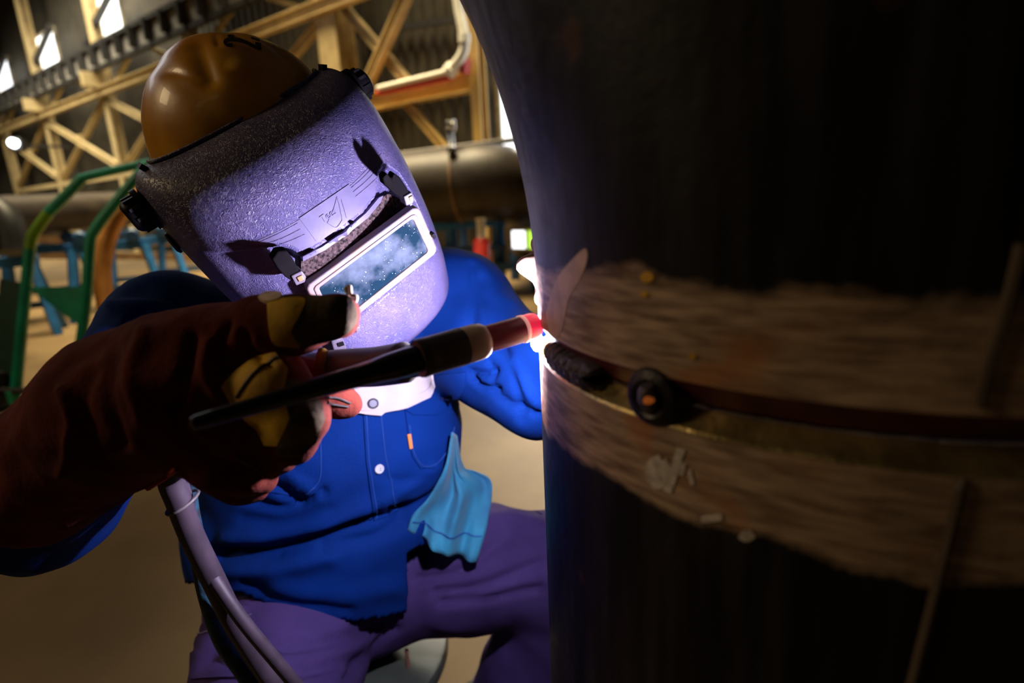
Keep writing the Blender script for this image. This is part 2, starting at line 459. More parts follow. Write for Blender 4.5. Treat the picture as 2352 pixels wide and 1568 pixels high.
# columns, rails and bracing of the long wall
names = {22.5: 'leftmost cream steel column far down the hall', 17.6: 'cream steel column second from the left edge, between crossed braces',
         12.6: 'tall cream steel column just left of the yellow hard hat', 7.75: 'cream steel column hidden behind the yellow hard hat',
         2.83: 'broad tan steel column rising right above the welding hood'}
for s, lb in names.items():
    w = .5 if s < 3 else .30
    t = thing('steel_column', hall(s, 0, 0), lb, 'column', 'columns of the hall wall')
    ibeam('shaft', hall(s, 0, 0), hall(s, 0, 9.4), w, w * .8, M_steel, t, up=HN, t=.03)
    bar('base_plate', hall(s, 0, 0), hall(s, 0, .04), w + .15, w + .15, M_steel, t)
    if s > 10: bar('bracket', hall(s, .12, 4.62), hall(s, .55, 4.62), .2, .35, M_steel, t)
tag(ibeam('wall_rail', hall(-4, .22, 4.31), hall(30, .22, 4.31), .16, .21, M_steel, base=hall(10, .22, 4.3)),
    'long cream steel rail running up across the columns to the top edge', 'beam')
t = thing('crane_girder', hall(14, .6, 4.95), 'dark crane girder with ladder-like stiffeners under the bright roof windows', 'girder')
bar('bottom_flange', hall(2, .24, 4.84), hall(32, .24, 4.84), .12, .10, M_dark, t)
bar('top_flange', hall(2, .24, 5.38), hall(32, .24, 5.38), .12, .10, M_dark, t)
for k in range(36):
    s = 2.4 + k * .82
    bar('stiffener', hall(s, .26, 4.89), hall(s, .26, 5.33), .07, .30, M_dark, t, up=HN)
M_gw = mat('girder_web_grey', (.30, .27, .22), .7)
bar('web', hall(2, .20, 5.11), hall(32, .20, 5.11), .02, .44, M_gw, t)
for (a, b), lb in (((22.5, 17.6), 'crossed cream steel braces at the far left edge of the hall wall'), ((17.6, 12.6), 'crossed cream steel braces left of the yellow hard hat'),
                   ((12.6, 7.75), 'crossed cream steel braces partly hidden by the yellow hard hat'), ((7.75, 2.83), 'crossed tan steel braces behind the top of the hard hat')):
    t = thing('cross_brace', hall((a + b) / 2, .1, 2.3), lb, 'brace', 'cross braces between columns')
    ibeam('diagonal', hall(a, .12, 4.2), hall(b, .12, 2.45), .12, .15, M_steel, t, up=(0, 0, 1))
    ibeam('diagonal', hall(b, -.02, 4.35), hall(a, -.02, 2.35), .12, .15, M_steel, t, up=(0, 0, 1))
    bar('gusset_plate', hall((a + b) / 2 - .18, .05, 3.32), hall((a + b) / 2 + .18, .05, 3.32), .16, .34, M_steel, t)
    bar('lower_strut', hall(a, .05, 2.2), hall(b, .05, 2.2), .12, .14, M_steel, t)
    mid = (a + b) / 2
    for s_ in (-1, 1):
        bar('knee_strut', hall(mid + s_ * 1.6, .05, 4.5), hall(mid + s_ * .5, .05, 4.95), .08, .10, M_steel, t)
t = thing('cross_brace', hall(1.5, 0, 2.8), 'steep crossed tan braces in front of dark cladding beside the broad column', 'brace', 'cross braces between columns')
ibeam('diagonal', hall(2.75, .02, 4.5), hall(1.15, .02, 2.9), .12, .14, M_steel, t)
ibeam('diagonal', hall(.15, .14, 4.85), hall(2.1, .14, 2.9), .14, .16, M_steel, t)
tag(ibeam('wall_beam', hall(2.7, .1, 2.73), hall(-.2, .1, 2.73), .2, .27, M_beam, base=hall(1.2, .1, 2.6)), 'level ochre steel beam just right of the welding hood', 'beam')
tag(ibeam('door_post', hall(-.31, .1, 0), hall(-.31, .1, 4.7), .17, .17, M_beam, up=HN, base=hall(-.31, .1, 0)), 'upright ochre steel post beside the bright tall window', 'post')
tag(ibeam('wall_strut', hall(1.15, .1, 2.6), hall(.25, .1, 1.70), .11, .12, M_beam, base=hall(.6, .1, 1.7)), 'slanting ochre strut below the level beam', 'brace')
tag(bar('wall_girt', hall(3, -.55, 4.05), hall(-.2, -.55, 3.75), .06, .1, M_dark, base=hall(1, -.55, 3.7)), 'thin dark girt crossing the cladding above the ochre beam', 'beam')
tag(bar('wall_girt', hall(2.8, -.55, 3.05), hall(-.2, -.55, 3.05), .06, .1, M_dark, base=hall(1, -.55, 3.0)), 'thin dark girt on the cladding just above the ochre beam', 'beam')

M_white = mat('white_pipe_paint', (.75, .72, .62), .35, var=.08)
M_red = mat('red_pipe_paint', (.55, .03, .02), .4, var=.15)
t = thing('drain_pipe', wallpt(1060, 90, .4), 'white bent conduit pipe by the top left edge of the big steel pipe', 'pipe')
tube('bent_pipe', spline([wallpt(1046, -60, .4), wallpt(1054, 20, .4), wallpt(1066, 85, .4), wallpt(1062, 125, .4), wallpt(1034, 162, .4)], 8), .07, M_white, t)
tube('flange', [wallpt(1040, 155, .4), wallpt(1030, 167, .4)], .10, M_white, t)
tube('coupling', [wallpt(1066, 78, .4), wallpt(1067, 98, .4)], .085, M_white, t)
tag(tube('conduit', [wallpt(1030, 164, .36), wallpt(868, 203, .36)], .04, M_white, base=wallpt(950, 185, .36)), 'thin pale conduit running just above the ochre beam', 'pipe')
tag(tube('fire_pipe', [wallpt(1036, 178, .3), wallpt(868, 214, .3)], .045, M_red, base=wallpt(950, 195, .3)), 'dark red pipe lying on top of the ochre beam', 'pipe')
tag(bar('red_bracket', wallpt(1070, 135, .3), wallpt(1068, 170, .3), .10, .12, M_red, base=wallpt(1068, 170, .3)), 'small red bracket beside the white bent conduit', 'bracket')
t = thing('floodlight', hall(22.2, .7, 3.8), 'small bright floodlight at the left edge on the far columns', 'lamp')
M_lamp = mat('lamp_glow', (1, 1, 1), .3, emit=(.85, .93, 1), estr=9)
fl = W(25, 326, 14.5); bar('housing', fl + FW * .12, fl + FW * .3, .3, .3, M_dark, t); lathe('lamp_glass', fl - FW * .02, fl + FW * .12, [(0, .07), (.3, .10), (1, .11)], M_lamp, t, 20)
bar('arm', fl + FW * .25, fl + FW * .25 + HN * -1.1, .06, .06, M_dark, t)

# ================================================================== BACKGROUND THINGS
M_rustpipe = mat('dark_rusty_pipe', (.040, .027, .016), .5, metal=.2, scale=5, col2=(.018, .012, .008), detail=8)
M_blue = mat('blue_steel_paint', (.012, .11, .30), .45, var=.25, scale=8)
M_bluedark = mat('dark_blue_steel_paint', (.010, .06, .16), .5, var=.25, scale=8)
M_green = mat('green_tube_paint', (.01, .30, .17), .32, var=.2, scale=9)
M_lime = mat('lime_tube_paint', (.20, .42, .01), .35, var=.2, scale=9)
M_orange = mat('orange_rust_paint', (.42, .17, .03), .5, var=.25, scale=6)
M_brown = mat('brown_rail_steel', (.16, .085, .03), .6, var=.3, scale=8)
M_chrome = mat('bright_steel', (.75, .74, .72), .2, metal=1.0, var=.08)

# big horizontal pipe with elbow, on a blue rack
t = thing('pipe_spool', floor_pt(1080, 650), 'large dark rusty pipe lying on the blue rack behind the shoulder', 'pipe')
ax = [W(560, 478, 7.1), W(820, 450, 6.8), W(1060, 425, 6.5)]
tube('pipe_run', ax, .42, M_rustpipe, t, 40)
bend = [W(1060, 425, 6.5), W(1110, 420, 6.45), W(1160, 424, 6.5), W(1205, 445, 6.7), W(1235, 490, 7.0), W(1250, 560, 7.2)]
tube('pipe_bend', spline(bend, 8), .42, M_rustpipe, t, 40)
e = unit(ax[2] - ax[1]); tube('weld_seam', [ax[2] - e * .015, ax[2] + e * .015], .432, M_brown, t, 40)
tag(tube('thin_pipe', [W(700, 384, 7.4), W(930, 353, 7.3), W(1190, 320, 7.2)], .035, M_rustpipe, base=W(1000, 345, 7.3)), 'thin dark pipe running level behind the top of the rusty pipe', 'pipe')
t = thing('pipe_clamp', W(1040, 345, 6.2), 'small shiny steel clamp standing on top of the rusty pipe', 'clamp')
tube('stem', [W(1031, 296, 6.2), W(1036, 318, 6.2), W(1037, 342, 6.15)], .035, M_chrome, t)
lathe('head', W(1022, 288, 6.2), W(1046, 289, 6.2), [(0, .03), (.2, .06), (.7, .05), (.8, .07), (1, .055)], M_chrome, t, 18)
lathe('foot', W(1037, 335, 6.12), W(1037, 350, 6.12), [(0, .03), (.4, .055), (1, .05)], M_chrome, t, 18)

def rack_pt(x, y, d): return W(x, y, d)
t = thing('pipe_rack', floor_pt(1120, 650), 'blue steel rack standing under the large rusty pipe', 'rack')
dB = 6.6
for x0, y0 in ((1033, 512), (1142, 500), (1228, 494)):
    top = W(x0, y0, dB); bar('post', top, np.array([top[0], top[1], 0]), .10, .10, M_blue, t, up=HN)
for x0, y0 in ((1060, 512), (1178, 500)):
    top = W(x0, y0, dB + 1.0); bar('post', top, np.array([top[0], top[1], 0]), .09, .09, M_bluedark, t, up=HN)
bar('top_rail', W(985, 520, dB), W(1240, 494, dB), .10, .11, M_blue, t)
bar('top_rail', W(990, 522, dB + 1), W(1240, 500, dB + 1), .10, .11, M_bluedark, t)
bar('middle_rail', W(985, 572, dB), W(1240, 566, dB), .07, .06, M_bluedark, t)
bar('lower_rail', W(985, 630, dB), W(1240, 602, dB), .08, .09, M_blue, t)
bar('cross_rail', W(1142, 512, dB), W(1178, 508, dB + 1), .08, .08, M_blue, t)
t = thing('hydraulic_jack', W(1108, 622, 6.3), 'red jack with a pale ram between the blue rack posts', 'jack')
lathe('body', W(1109, 622, 6.3), W(1106, 548, 6.3), [(0, .11), (.1, .10), (.9, .095), (1, .075)], M_red, t, 20)
lathe('ram', W(1106, 548, 6.3), W(1104, 503, 6.3), [(0, .05), (.9, .05), (1, .065)], M_white, t, 20)

# left: blue roller trestles carrying dark pipe
def trestle(px, py, w, h, lb, ang=.55):
    b = floor_pt(px, py); a = np.array([math.cos(ang), math.sin(ang), 0]); c = np.array([-a[1], a[0], 0])
    t = thing('roller_trestle', b, lb, 'trestle', 'blue pipe trestles on the left')
    for sa in (-1, 1):
        for sc in (-1, 1):
            bar('leg', b + a * sa * w * .55 + c * sc * .22, b + a * sa * w * .42 + c * sc * .05 + np.array([0, 0, h]), .07, .07, M_blue, t, up=HN)
    bar('top_beam', b - a * w * .5 + np.array([0, 0, h]), b + a * w * .5 + np.array([0, 0, h]), .12, .10, M_blue, t)
    bar('stretcher', b - a * w * .5 + np.array([0, 0, h * .4]), b + a * w * .5 + np.array([0, 0, h * .4]), .06, .06, M_bluedark, t)
    for sa in (-.3, .3):
        p = b + a * w * sa + np.array([0, 0, h + .11]); lathe('roller', p - c * .1, p + c * .1, [(0, .05), (.1, .07), (.9, .07), (1, .05)], M_bluedark, t, 16)
    return b
trestle(20, 775, .75, .72, 'blue roller trestle at the left picture edge behind the green trolley')
trestle(285, 722, .8, .78, 'blue roller trestle just right of the green trolley tubes')
trestle(355, 690, .8, .78, 'blue roller trestle close to the left side of the hood')
trestle(455, 665, .8, .78, 'blue roller trestle half hidden behind the welding hood')
trestle(140, 725, .8, .78, 'blue roller trestle between the two green trolley tubes')
t = thing('lying_pipe', floor_pt(230, 740), 'dark brown pipe lying across the blue trestles', 'pipe')
pa = W(-120, 505, 5.4); pb = W(420, 470, 8.3)
tube('pipe_run', [pa, (pa + pb) / 2, pb], .21, M_rustpipe, t, 28)
tag(tube('pipe_bend', spline([W(-120, 460, 4.6), W(-30, 475, 4.6), W(15, 510, 4.6), W(30, 580, 4.6)], 8), .12, mat('blackened_pipe', (.012, .012, .013), .5), base=W(0, 560, 4.6)), 'black curved pipe bend at the left picture edge', 'pipe')
for i, (y0, y1, d0, d1, lb) in enumerate(((548, 560, 7.4, 9.6, 'upper brown conveyor rail behind the green trolley'), (585, 592, 7.2, 9.3, 'lower brown conveyor rail behind the green trolley'))):
    tag(bar('conveyor_rail', W(60, y0, d0), W(470, y1, d1), .10, .10, M_brown, base=W(250, y0, 7)), lb, 'rail')

# green trolley
t = thing('green_trolley', floor_pt(110, 905), 'green tubular steel trolley standing at the left behind the arm', 'trolley')
g = 3.35
rr = [(345, 374), (322, 398), (262, 470), (216, 532), (206, 566), (198, 690), (180, 830), (166, 925)]
rl = [(190, 408), (160, 440), (112, 488), (76, 540), (68, 572), (58, 680), (46, 800), (34, 925)]
tube('tube_rail', spline([W(*p, g) for p in rr], 6), .029, M_green, t)
tube('tube_rail', spline([W(*p, g + .05) for p in rl[:3]], 6), .029, M_green, t)
tube('tube_rail', spline([W(*p, g + .05) for p in rl[2:5]], 6), .0291, M_lime, t, label='lime painted section of the tube rail')
tube('tube_rail', spline([W(*p, g + .05) for p in rl[4:]], 6), .029, M_green, t)
tube('top_bar', [W(348, 373, g), W(270, 390, g + .03), W(188, 409, g + .05)], .024, M_green, t)
def slab(name, px, d, th, mtl, parent):
    P = [W(x, y, d) for x, y in px]; Q = [W(x, y, d + th) for x, y in px]; n = len(px)
    return mesh(name, P + Q, [tuple(range(n)), tuple(range(2 * n - 1, n - 1, -1))] + [(i, (i + 1) % n, (i + 1) % n + n, i + n) for i in range(n)], mtl, parent, smooth=False)
slab('gusset', [(62, 658), (190, 658), (186, 748), (150, 725)], g + .03, .02, M_green, t)
slab('back_plate', [(0, 640), (60, 650), (36, 905), (-30, 905)], g + .08, .03, mat('dark_green_paint', (.006, .05, .03), .5), t)
f0 = W(166, 925, g); f1 = W(34, 925, g + .05); f0[2] = f1[2] = .12
tube('axle', [f1 - unit(f0 - f1) * .12, f0 + unit(f0 - f1) * .12], .02, M_dark, t)
for p in (f0 + unit(f0 - f1) * .1, f1 - unit(f0 - f1) * .1):
    e = unit(f0 - f1); lathe('wheel', p - e * .03, p + e * .03, [(0, .07), (.0, .11), (.2, .12), (.8, .12), (1, .11), (1, .07)], M_dark, t, 24)
tube('leg_tube', [W(166, 925, g), f0], .029, M_green, t); tube('leg_tube', [W(34, 925, g + .05), f1], .029, M_green, t)
# orange hoop
hp = [(345, 415), (300, 455), (258, 500), (236, 550), (226, 610), (229, 670), (240, 730), (258, 792)]
P = spline([W(*p, 4.9) for p in hp], 8); P[-1, 2] = max(P[-1, 2], .02); V = []; Fc = []
for i, p in enumerate(P):
    tdir = unit(np.gradient(P, axis=0)[i]); sd = unit(np.cross(tdir, FW))
    for a_, b_ in ((-1, 0), (1, 0), (1, 1), (-1, 1)): V.append(p + sd * a_ * .052 + FW * b_ * .10)
for i in range(len(P) - 1):
    for k in range(4): Fc.append((4 * i + k, 4 * i + (k + 1) % 4, 4 * i + 4 + (k + 1) % 4, 4 * i + 4 + k))
Fc += [(3, 2, 1, 0), tuple(4 * (len(P) - 1) + k for k in range(4))]
tag(mesh('steel_hoop', V, Fc, M_orange), 'orange-brown curved steel hoop standing right of the green trolley', 'hoop')

# ================================================================== BIG PIPE WITH ELBOW
PAX = np.array([.25, .43]); PR_, ZR = .2286, .990
M_low = band_metal('pipe_mill_scale_lower', ZR - .058, ZR + .2)
M_elb = band_metal('pipe_mill_scale_elbow', -.2, .062)
M_bev = mat('daylit_bevel_metal', (.62, .47, .20), .28, metal=.85, var=.3, scale=60, bump=.4, bscale=150)  # warm daylight on the lower bevel put into its colour
M_bev2 = mat('shaded_bevel_metal', (.12, .020, .015), .5, metal=.3, var=.3, scale=60)  # shade and dark red glow under the upper bevel painted in
SEG = 160
def ring_geo(rings, seg=SEG):
    V = np.vstack(rings); Fc = []
    for i in range(len(rings) - 1):
        for k in range(seg):
            l = (k + 1) % seg; Fc.append((i * seg + k, i * seg + l, (i + 1) * seg + l, (i + 1) * seg + k))
    return V, Fc
TH = np.arange(SEG) * 2 * math.pi / SEG
def zring(z, r): return np.stack([PAX[0] + r * np.cos(TH), PAX[1] + r * np.sin(TH), np.full(SEG, z)], -1)
tp = thing('steel_pipe', (PAX[0], PAX[1], 0), 'thick upright steel pipe with a ground metal band below the weld groove', 'pipe')
geo_low = ring_geo([zring(z, PR_) for z in list(np.linspace(0, .9, 7)) + [.93, .95, .965, ZR - .011]])
mesh('pipe_wall', *geo_low, M_low, tp)
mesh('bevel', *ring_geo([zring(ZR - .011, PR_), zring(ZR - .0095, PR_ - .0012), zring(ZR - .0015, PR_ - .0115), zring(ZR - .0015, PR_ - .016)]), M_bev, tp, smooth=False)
mesh('inner_wall', *ring_geo([zring(ZR - .0015, PR_ - .016), zring(0, PR_ - .016), zring(0, PR_)]), M_low, tp)
te = thing('pipe_elbow', (PAX[0], PAX[1], ZR), 'dark steel pipe elbow curving up out of the picture above the weld groove', 'pipe')
RC, DV = .686, np.array([math.sin(math.radians(300)), math.cos(math.radians(300)), 0.0])
def ering(phi, r, z0=.03):
    c = np.array([PAX[0], PAX[1], ZR + z0]) + DV * RC * (1 - math.cos(phi)) + np.array([0, 0, RC * math.sin(phi)])
    e1 = DV * math.cos(phi) - np.array([0, 0, math.sin(phi)]); e2 = np.array([DV[1], -DV[0], 0]); a0 = math.atan2(DV[1], DV[0])
    th = TH - a0
    return c + r * (np.cos(th)[:, None] * e1 - np.sin(th)[:, None] * e2)
er = [zring(ZR + .016, PR_), zring(ZR + .022, PR_)] + [ering(p, PR_) for p in np.linspace(0, math.radians(88), 60)]
geo_elb = ring_geo(er)
mesh('pipe_wall', *geo_elb, M_elb, te)
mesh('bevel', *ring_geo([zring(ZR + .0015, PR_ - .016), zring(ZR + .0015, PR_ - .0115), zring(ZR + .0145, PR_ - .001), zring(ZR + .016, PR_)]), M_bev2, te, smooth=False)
mesh('inner_wall', *ring_geo([zring(ZR + .0015, PR_ - .016)] + [ering(p, PR_ - .016) for p in np.linspace(0, math.radians(88), 30)] + [ering(math.radians(88), PR_)]), M_elb, te)
bv_pipe = bvh_of(geo_low, geo_elb)
M_bead = mat('weld_bead_metal', (.10, .08, .095), .45, metal=.4, var=.4, scale=70, bump=.5, bscale=200)
M_burnt = mat('burnt_weld_metal', (.035, .032, .032), .4, metal=.6, var=.5, scale=80, bump=.5, bscale=160)
# finished bead from the arc to the left of the tack, ripples and all
hA, _ = cast(bv_pipe, 1268, 900); hB, _ = cast(bv_pipe, 1352, 960)
aA = math.atan2(hA[1] - PAX[1], hA[0] - PAX[0]); aB = math.atan2(hB[1] - PAX[1], hB[0] - PAX[0])
aA -= .02 if aA < aB else -.02
P = []; Rr = []
for i, a in enumerate(np.linspace(aA, aB, 130)):
    P.append((PAX[0] + (PR_ - .0065) * math.cos(a), PAX[1] + (PR_ - .0065) * math.sin(a), ZR + .001 + .0012 * math.sin(i * .9))); Rr.append(.0098 + .0010 * math.sin(i * 1.25))
tube('weld_bead', P, Rr, mat('fresh_weld_bead', (.065, .052, .066), .5, var=.4, scale=70, bump=.5, bscale=200, spec=.25), tp, 16)
h, n = cast(bv_pipe, 1249, 900); n = unit([n[0], n[1], 0]); h = np.array([PAX[0] + PR_ * n[0], PAX[1] + PR_ * n[1], ZR])
lathe('molten_pool', h - n * .004, h + n * .003, [(0, .0085), (.5, .008), (.85, .0055), (1, .0015)], mat('molten_metal', (1, .6, .4), .3, emit=(1.0, .60, .34), estr=4), tp, 20)
# bridge tack: burnt ring with a slug inside
h, n = cast(bv_pipe, 1494, 1010); n = unit([n[0], n[1], 0]); h = np.array([PAX[0] + PR_ * n[0], PAX[1] + PR_ * n[1], ZR + .003])
lathe('tack_scar', h - n * .014, h + n * .0035, [(0, .0175), (.5, .0172), (.8, .0165), (.92, .0150), (1, .0110), (.9, .0075), (.9, .0)], M_burnt, tp, 32)
lathe('tack_slug', h - n * .002 - np.array([0, 0, .0085]), h + n * .0045 + np.array([0, 0, .0075]), [(0, .003), (.15, .0055), (.5, .0068), (.85, .0055), (1, .003)], M_bead, tp, 18)
M_ember = mat('hot_metal_spot', (.3, .08, .02), .5, emit=(1, .22, .03), estr=.16)
tq = unit(np.cross(n, [0, 0, 1])); h2 = h + tq * -.003 + np.array([0, 0, .001])
lathe('hot_spot', h2 + n * .003, h2 + n * .0105, [(0, .0026), (.7, .0021), (1, .0010)], M_ember, tp, 12)
# chalk marks
M_chalk = mat('white_chalk', (.62, .56, .50), .9, var=.25, scale=160)
def stroke(poly, w):
    ln = spline([(*p, 0) for p in poly], 5)[:, :2]; T = np.gradient(ln, axis=0); T /= np.linalg.norm(T, axis=1)[:, None] + 1e-9
    Nn = np.stack([-T[:, 1], T[:, 0]], -1) * w / 2
    return [tuple(p) for p in ln + Nn] + [tuple(p) for p in (ln - Nn)[::-1]]
for pl, w in (([(1520, 1052), (1498, 1062), (1494, 1090), (1508, 1112), (1528, 1106), (1534, 1078), (1524, 1056)], 18),
              ([(1566, 1030), (1556, 1060), (1546, 1095), (1534, 1128)], 20), ([(1572, 1062), (1566, 1090)], 12), ([(1585, 1080), (1592, 1112)], 9)):
    patch('chalk_mark', stroke(pl, w), bv_pipe, M_chalk, tp, .0008, .0008, 8)
for pl, w in (([(1612, 1192), (1636, 1190), (1660, 1186)], 14), ([(1702, 1224), (1716, 1232), (1730, 1222)], 22)):
    patch('paint_drip', stroke(pl, w), bv_pipe, M_chalk, tp, .0008, .0008, 8)
M_yel = mat('yellow_paint_fleck', (.65, .36, .03), .6)
for x, y, r_ in ((1488, 636, 16), (1482, 675, 9), (1592, 818, 9)):
    patch('paint_fleck', [(x + r_ * math.cos(a), y + r_ * .8 * math.sin(a)) for a in np.linspace(0, 6.0, 9)], bv_pipe, M_yel, te, .0008, .0008, 6)
M_bare = mat('bare_brushed_metal', (.62, .42, .30), .55, var=.2, scale=60)
patch('bare_patch', [(1254, 720), (1275, 650), (1300, 612), (1340, 572), (1350, 580), (1346, 610), (1330, 645), (1306, 690), (1290, 760), (1268, 775)], bv_pipe, M_bare, te, .0003, .0010, 10, True)
for o_, pts in ((te, [(2345, 560), (2310, 700), (2262, 860), (2248, 930)]), (tp, [(2235, 1010), (2205, 1120), (2170, 1260), (2130, 1420), (2090, 1575)])):
    seam('seam_weld', pts, bv_pipe, .0022, mat('seam_weld_metal', (.10, .072, .052), .55), o_, .0006)

# ================================================================== ARC, TORCH, FILLER ROD
M_arc = mat('electric_arc', (1, 1, 1), .5, emit=(.74, .71, 1.0), estr=8600)
ap = W(1233, 781, .456)
tag(lathe('welding_arc', ap + UP * .010, ap - UP * .009, [(0, .0008), (.15, .0026), (.45, .0046), (.75, .0046), (.95, .0024), (1, .0008)], M_arc, None, 20),
    'blinding white welding arc between the torch tip and the pipe', 'arc')
TA, TB = W(1226, 748, .428), W(436, 974, .306)
def ax_at(px):
    lo, hi = -.2, 1.2
    for _ in range(50):
        mid = (lo + hi) / 2
        if proj(TA + (TB - TA) * mid)[0] > px: lo = mid
        else: hi = mid
    return mid
def tl(lst):
    out = []
    for px, hw in lst:
        t = ax_at(px); out.append((t, hw * proj(TA + (TB - TA) * t)[2] / F * .985))
    return out
tt = thing('welding_torch', W(700, 880, .40), 'welding torch with red-hot nozzle and long black back cap held in the glove', 'torch')
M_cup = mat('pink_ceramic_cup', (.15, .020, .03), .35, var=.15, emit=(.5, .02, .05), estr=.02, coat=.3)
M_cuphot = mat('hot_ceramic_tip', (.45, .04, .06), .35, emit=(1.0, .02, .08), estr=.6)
M_ins = mat('pale_insulator', (.55, .44, .30), .5, var=.15, scale=120)
M_head = mat('olive_black_torch_body', (.045, .038, .022), .42, var=.25, scale=50)
M_cap = mat('black_back_cap', (.014, .012, .012), .28, var=.3, scale=60, coat=.2)
M_hand = mat('grey_torch_handle', (.045, .040, .026), .45, var=.2, scale=40)
lathe('nozzle', TA, TB, tl([(1200, 31), (1190, 31.5), (1110, 32)]), M_cup, tt)
lathe('nozzle_tip', TA, TB, tl([(1231, 24), (1229, 29), (1222, 31), (1200, 31.4)]), M_cuphot, tt)
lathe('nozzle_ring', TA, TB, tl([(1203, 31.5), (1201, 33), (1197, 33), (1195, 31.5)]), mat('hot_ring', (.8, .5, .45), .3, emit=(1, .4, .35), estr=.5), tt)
lathe('insulator', TA, TB, tl([(1114, 30), (1112, 37), (1106, 41), (1096, 43), (1068, 44), (1060, 44)]), M_ins, tt)
lathe('torch_head', TA, TB, tl([(1062, 44.5), (1058, 45), (1000, 45), (975, 46), (966, 47), (960, 45), (958, 30)]), M_head, tt)
lathe('back_cap', TA, TB, tl([(962, 33), (930, 34), (890, 32), (860, 28), (800, 25.5), (700, 23), (600, 21), (500, 19.5), (450, 18), (440, 14), (436, 6)]), M_cap, tt)
tube('handle', spline([W(1000, 818, .392), W(940, 830, .405), W(860, 842, .425), (W(760, 848, .445)), W(660, 870, .46), W(560, 930, .468), W(470, 1010, .47), W(410, 1075, .47)], 8),
     [.006] * 3 + [.012] * 6 + [.0150] * 30 + [.0125] * 18, M_hand, tt, 24)
tt_ring = [W(738, 820, .44), W(733, 872, .44)]
tube('trigger_strap', spline([W(742, 805, .43), W(736, 830, .425), W(738, 870, .43)], 6), .004, mat('yellow_strap', (.09, .05, .008), .7, spec=.1), tt, 8)
tag(tube('filler_rod', [W(1238, 770, .462), W(1250, 700, .50), W(1262, 610, .54), W(1280, 480, .60)], .0012, M_chrome, None, 8), 'thin filler rod held behind the pipe edge', 'rod')

# cables
M_cab = mat('purple_grey_rubber', (.055, .036, .050), .55, var=.3, scale=30, bump=.2, bscale=60)
M_cab3 = mat('worn_black_cable', (.025, .028, .035), .6, scale=90, col2=(.02, .10, .16), bump=.6, bscale=120)
def cpath(l): return spline([W(*p) for p in l], 10)
tag(tube('torch_cable', cpath([(440, 1045, .475), (392, 1088, .480), (412, 1155, .490), (442, 1232, .505), (490, 1330, .525), (540, 1430, .545), (592, 1512, .560), (650, 1600, .57), (700, 1700, .58)]), .0103, M_cab, None, 18, base=W(540, 1500, .55)),
    'thick purple-grey torch cable hanging from the gauntlet', 'cable')
tag(tube('gas_hose', cpath([(450, 1040, .485), (414, 1092, .492), (428, 1150, .503), (436, 1200, .515), (452, 1262, .526), (498, 1338, .520), (560, 1428, .522), (636, 1520, .535), (700, 1598, .55), (760, 1690, .56)]), .0062, M_cab, None, 14, base=W(560, 1500, .53)),
    'thin grey hose crossing over the thick torch cable', 'hose')
tag(tube('ground_cable', cpath([(440, 1060, .50), (432, 1140, .52), (452, 1250, .54), (476, 1370, .555), (510, 1470, .56), (560, 1545, .565), (620, 1640, .57)]), .0080, M_cab3, None, 14, base=W(510, 1550, .56)),
    'worn black cable hanging left of the purple-grey cables', 'cable')
zc = W(420, 1153, .496); e1 = unit(W(442, 1145, .496) - W(395, 1168, .496)); e2 = unit(np.cross(e1, unit(W(440, 1230, .5) - W(392, 1090, .48))))
tag(tube('cable_tie', [zc + e1 * .0140 * math.cos(a) + e2 * .0155 * math.sin(a) for a in np.linspace(0, 2 * math.pi, 40)[:-1]], .0014, mat('tie_plastic', (.16, .13, .13), .5), None, 8, True),
    'pale cable tie binding the torch cable and hose', 'cable tie')

# ================================================================== HOOD AND HARD HAT
ro, yw, pt = math.radians(41.639), math.radians(20.587), math.radians(45.9)
X0 = math.cos(ro) * RT + math.sin(ro) * UP; Z0 = -math.sin(ro) * RT + math.cos(ro) * UP; Y0 = -FW
Y1 = math.cos(yw) * Y0 + math.sin(yw) * X0; HX = math.cos(yw) * X0 - math.sin(yw) * Y0
HY = math.cos(pt) * Y1 - math.sin(pt) * Z0; HZ = math.cos(pt) * Z0 + math.sin(pt) * Y1
HS = 1.07                                    # hood and hat size
HO = W(593.47, 341.99, .5345 * HS)
def hl(x, y, z): return HO + (HX * x + HY * y + HZ * z) * HS
T_ = np.array([0, .06, .14, .25, .4, .55, .7, .82, .92, 1.])
PZ = [.0343, .0322, .0242, .004, -.0403, -.0857, -.131, -.1693, -.1995, -.2136]
PY = [.0264, .0491, .0755, .102, .119, .1265, .1265, .1228, .1152, .102]
PW = [.0849, .0974, .1058, .1108, .1106, .1077, .1031, .0973, .0876, .0717]
PB = [0, 0, 0, 0, .0144, .0276, .0394, .046, .0512, .0525]
def herm(t, Vv):
    Vv = np.array(Vv, float); mm = np.gradient(Vv, T_); i = np.clip(np.searchsorted(T_, t) - 1, 0, len(T_) - 2)
    h = T_[i + 1] - T_[i]; s = (t - T_[i]) / h
    return (2 * s ** 3 - 3 * s ** 2 + 1) * Vv[i] + (s ** 3 - 2 * s ** 2 + s) * h * mm[i] + (-2 * s ** 3 + 3 * s ** 2) * Vv[i + 1] + (s ** 3 - s ** 2) * h * mm[i + 1]
nt_, ns_ = 240, 300
t_ = np.linspace(0, 1, nt_); th_ = np.linspace(-np.pi / 2, np.pi / 2, ns_)
z_, y_, w_, b_ = [HS * herm(t_, q)[:, None] for q in (PZ, PY, PW, PB)]
lx = w_ * np.sign(np.sin(th_)) * np.abs(np.sin(th_)) ** .8; ly = b_ + (y_ - b_) * np.abs(np.cos(th_)) ** .8; lz = z_ + 0 * lx
HV = (HO + lx[..., None] * HX + ly[..., None] * HY + lz[..., None] * HZ).reshape(-1, 3)
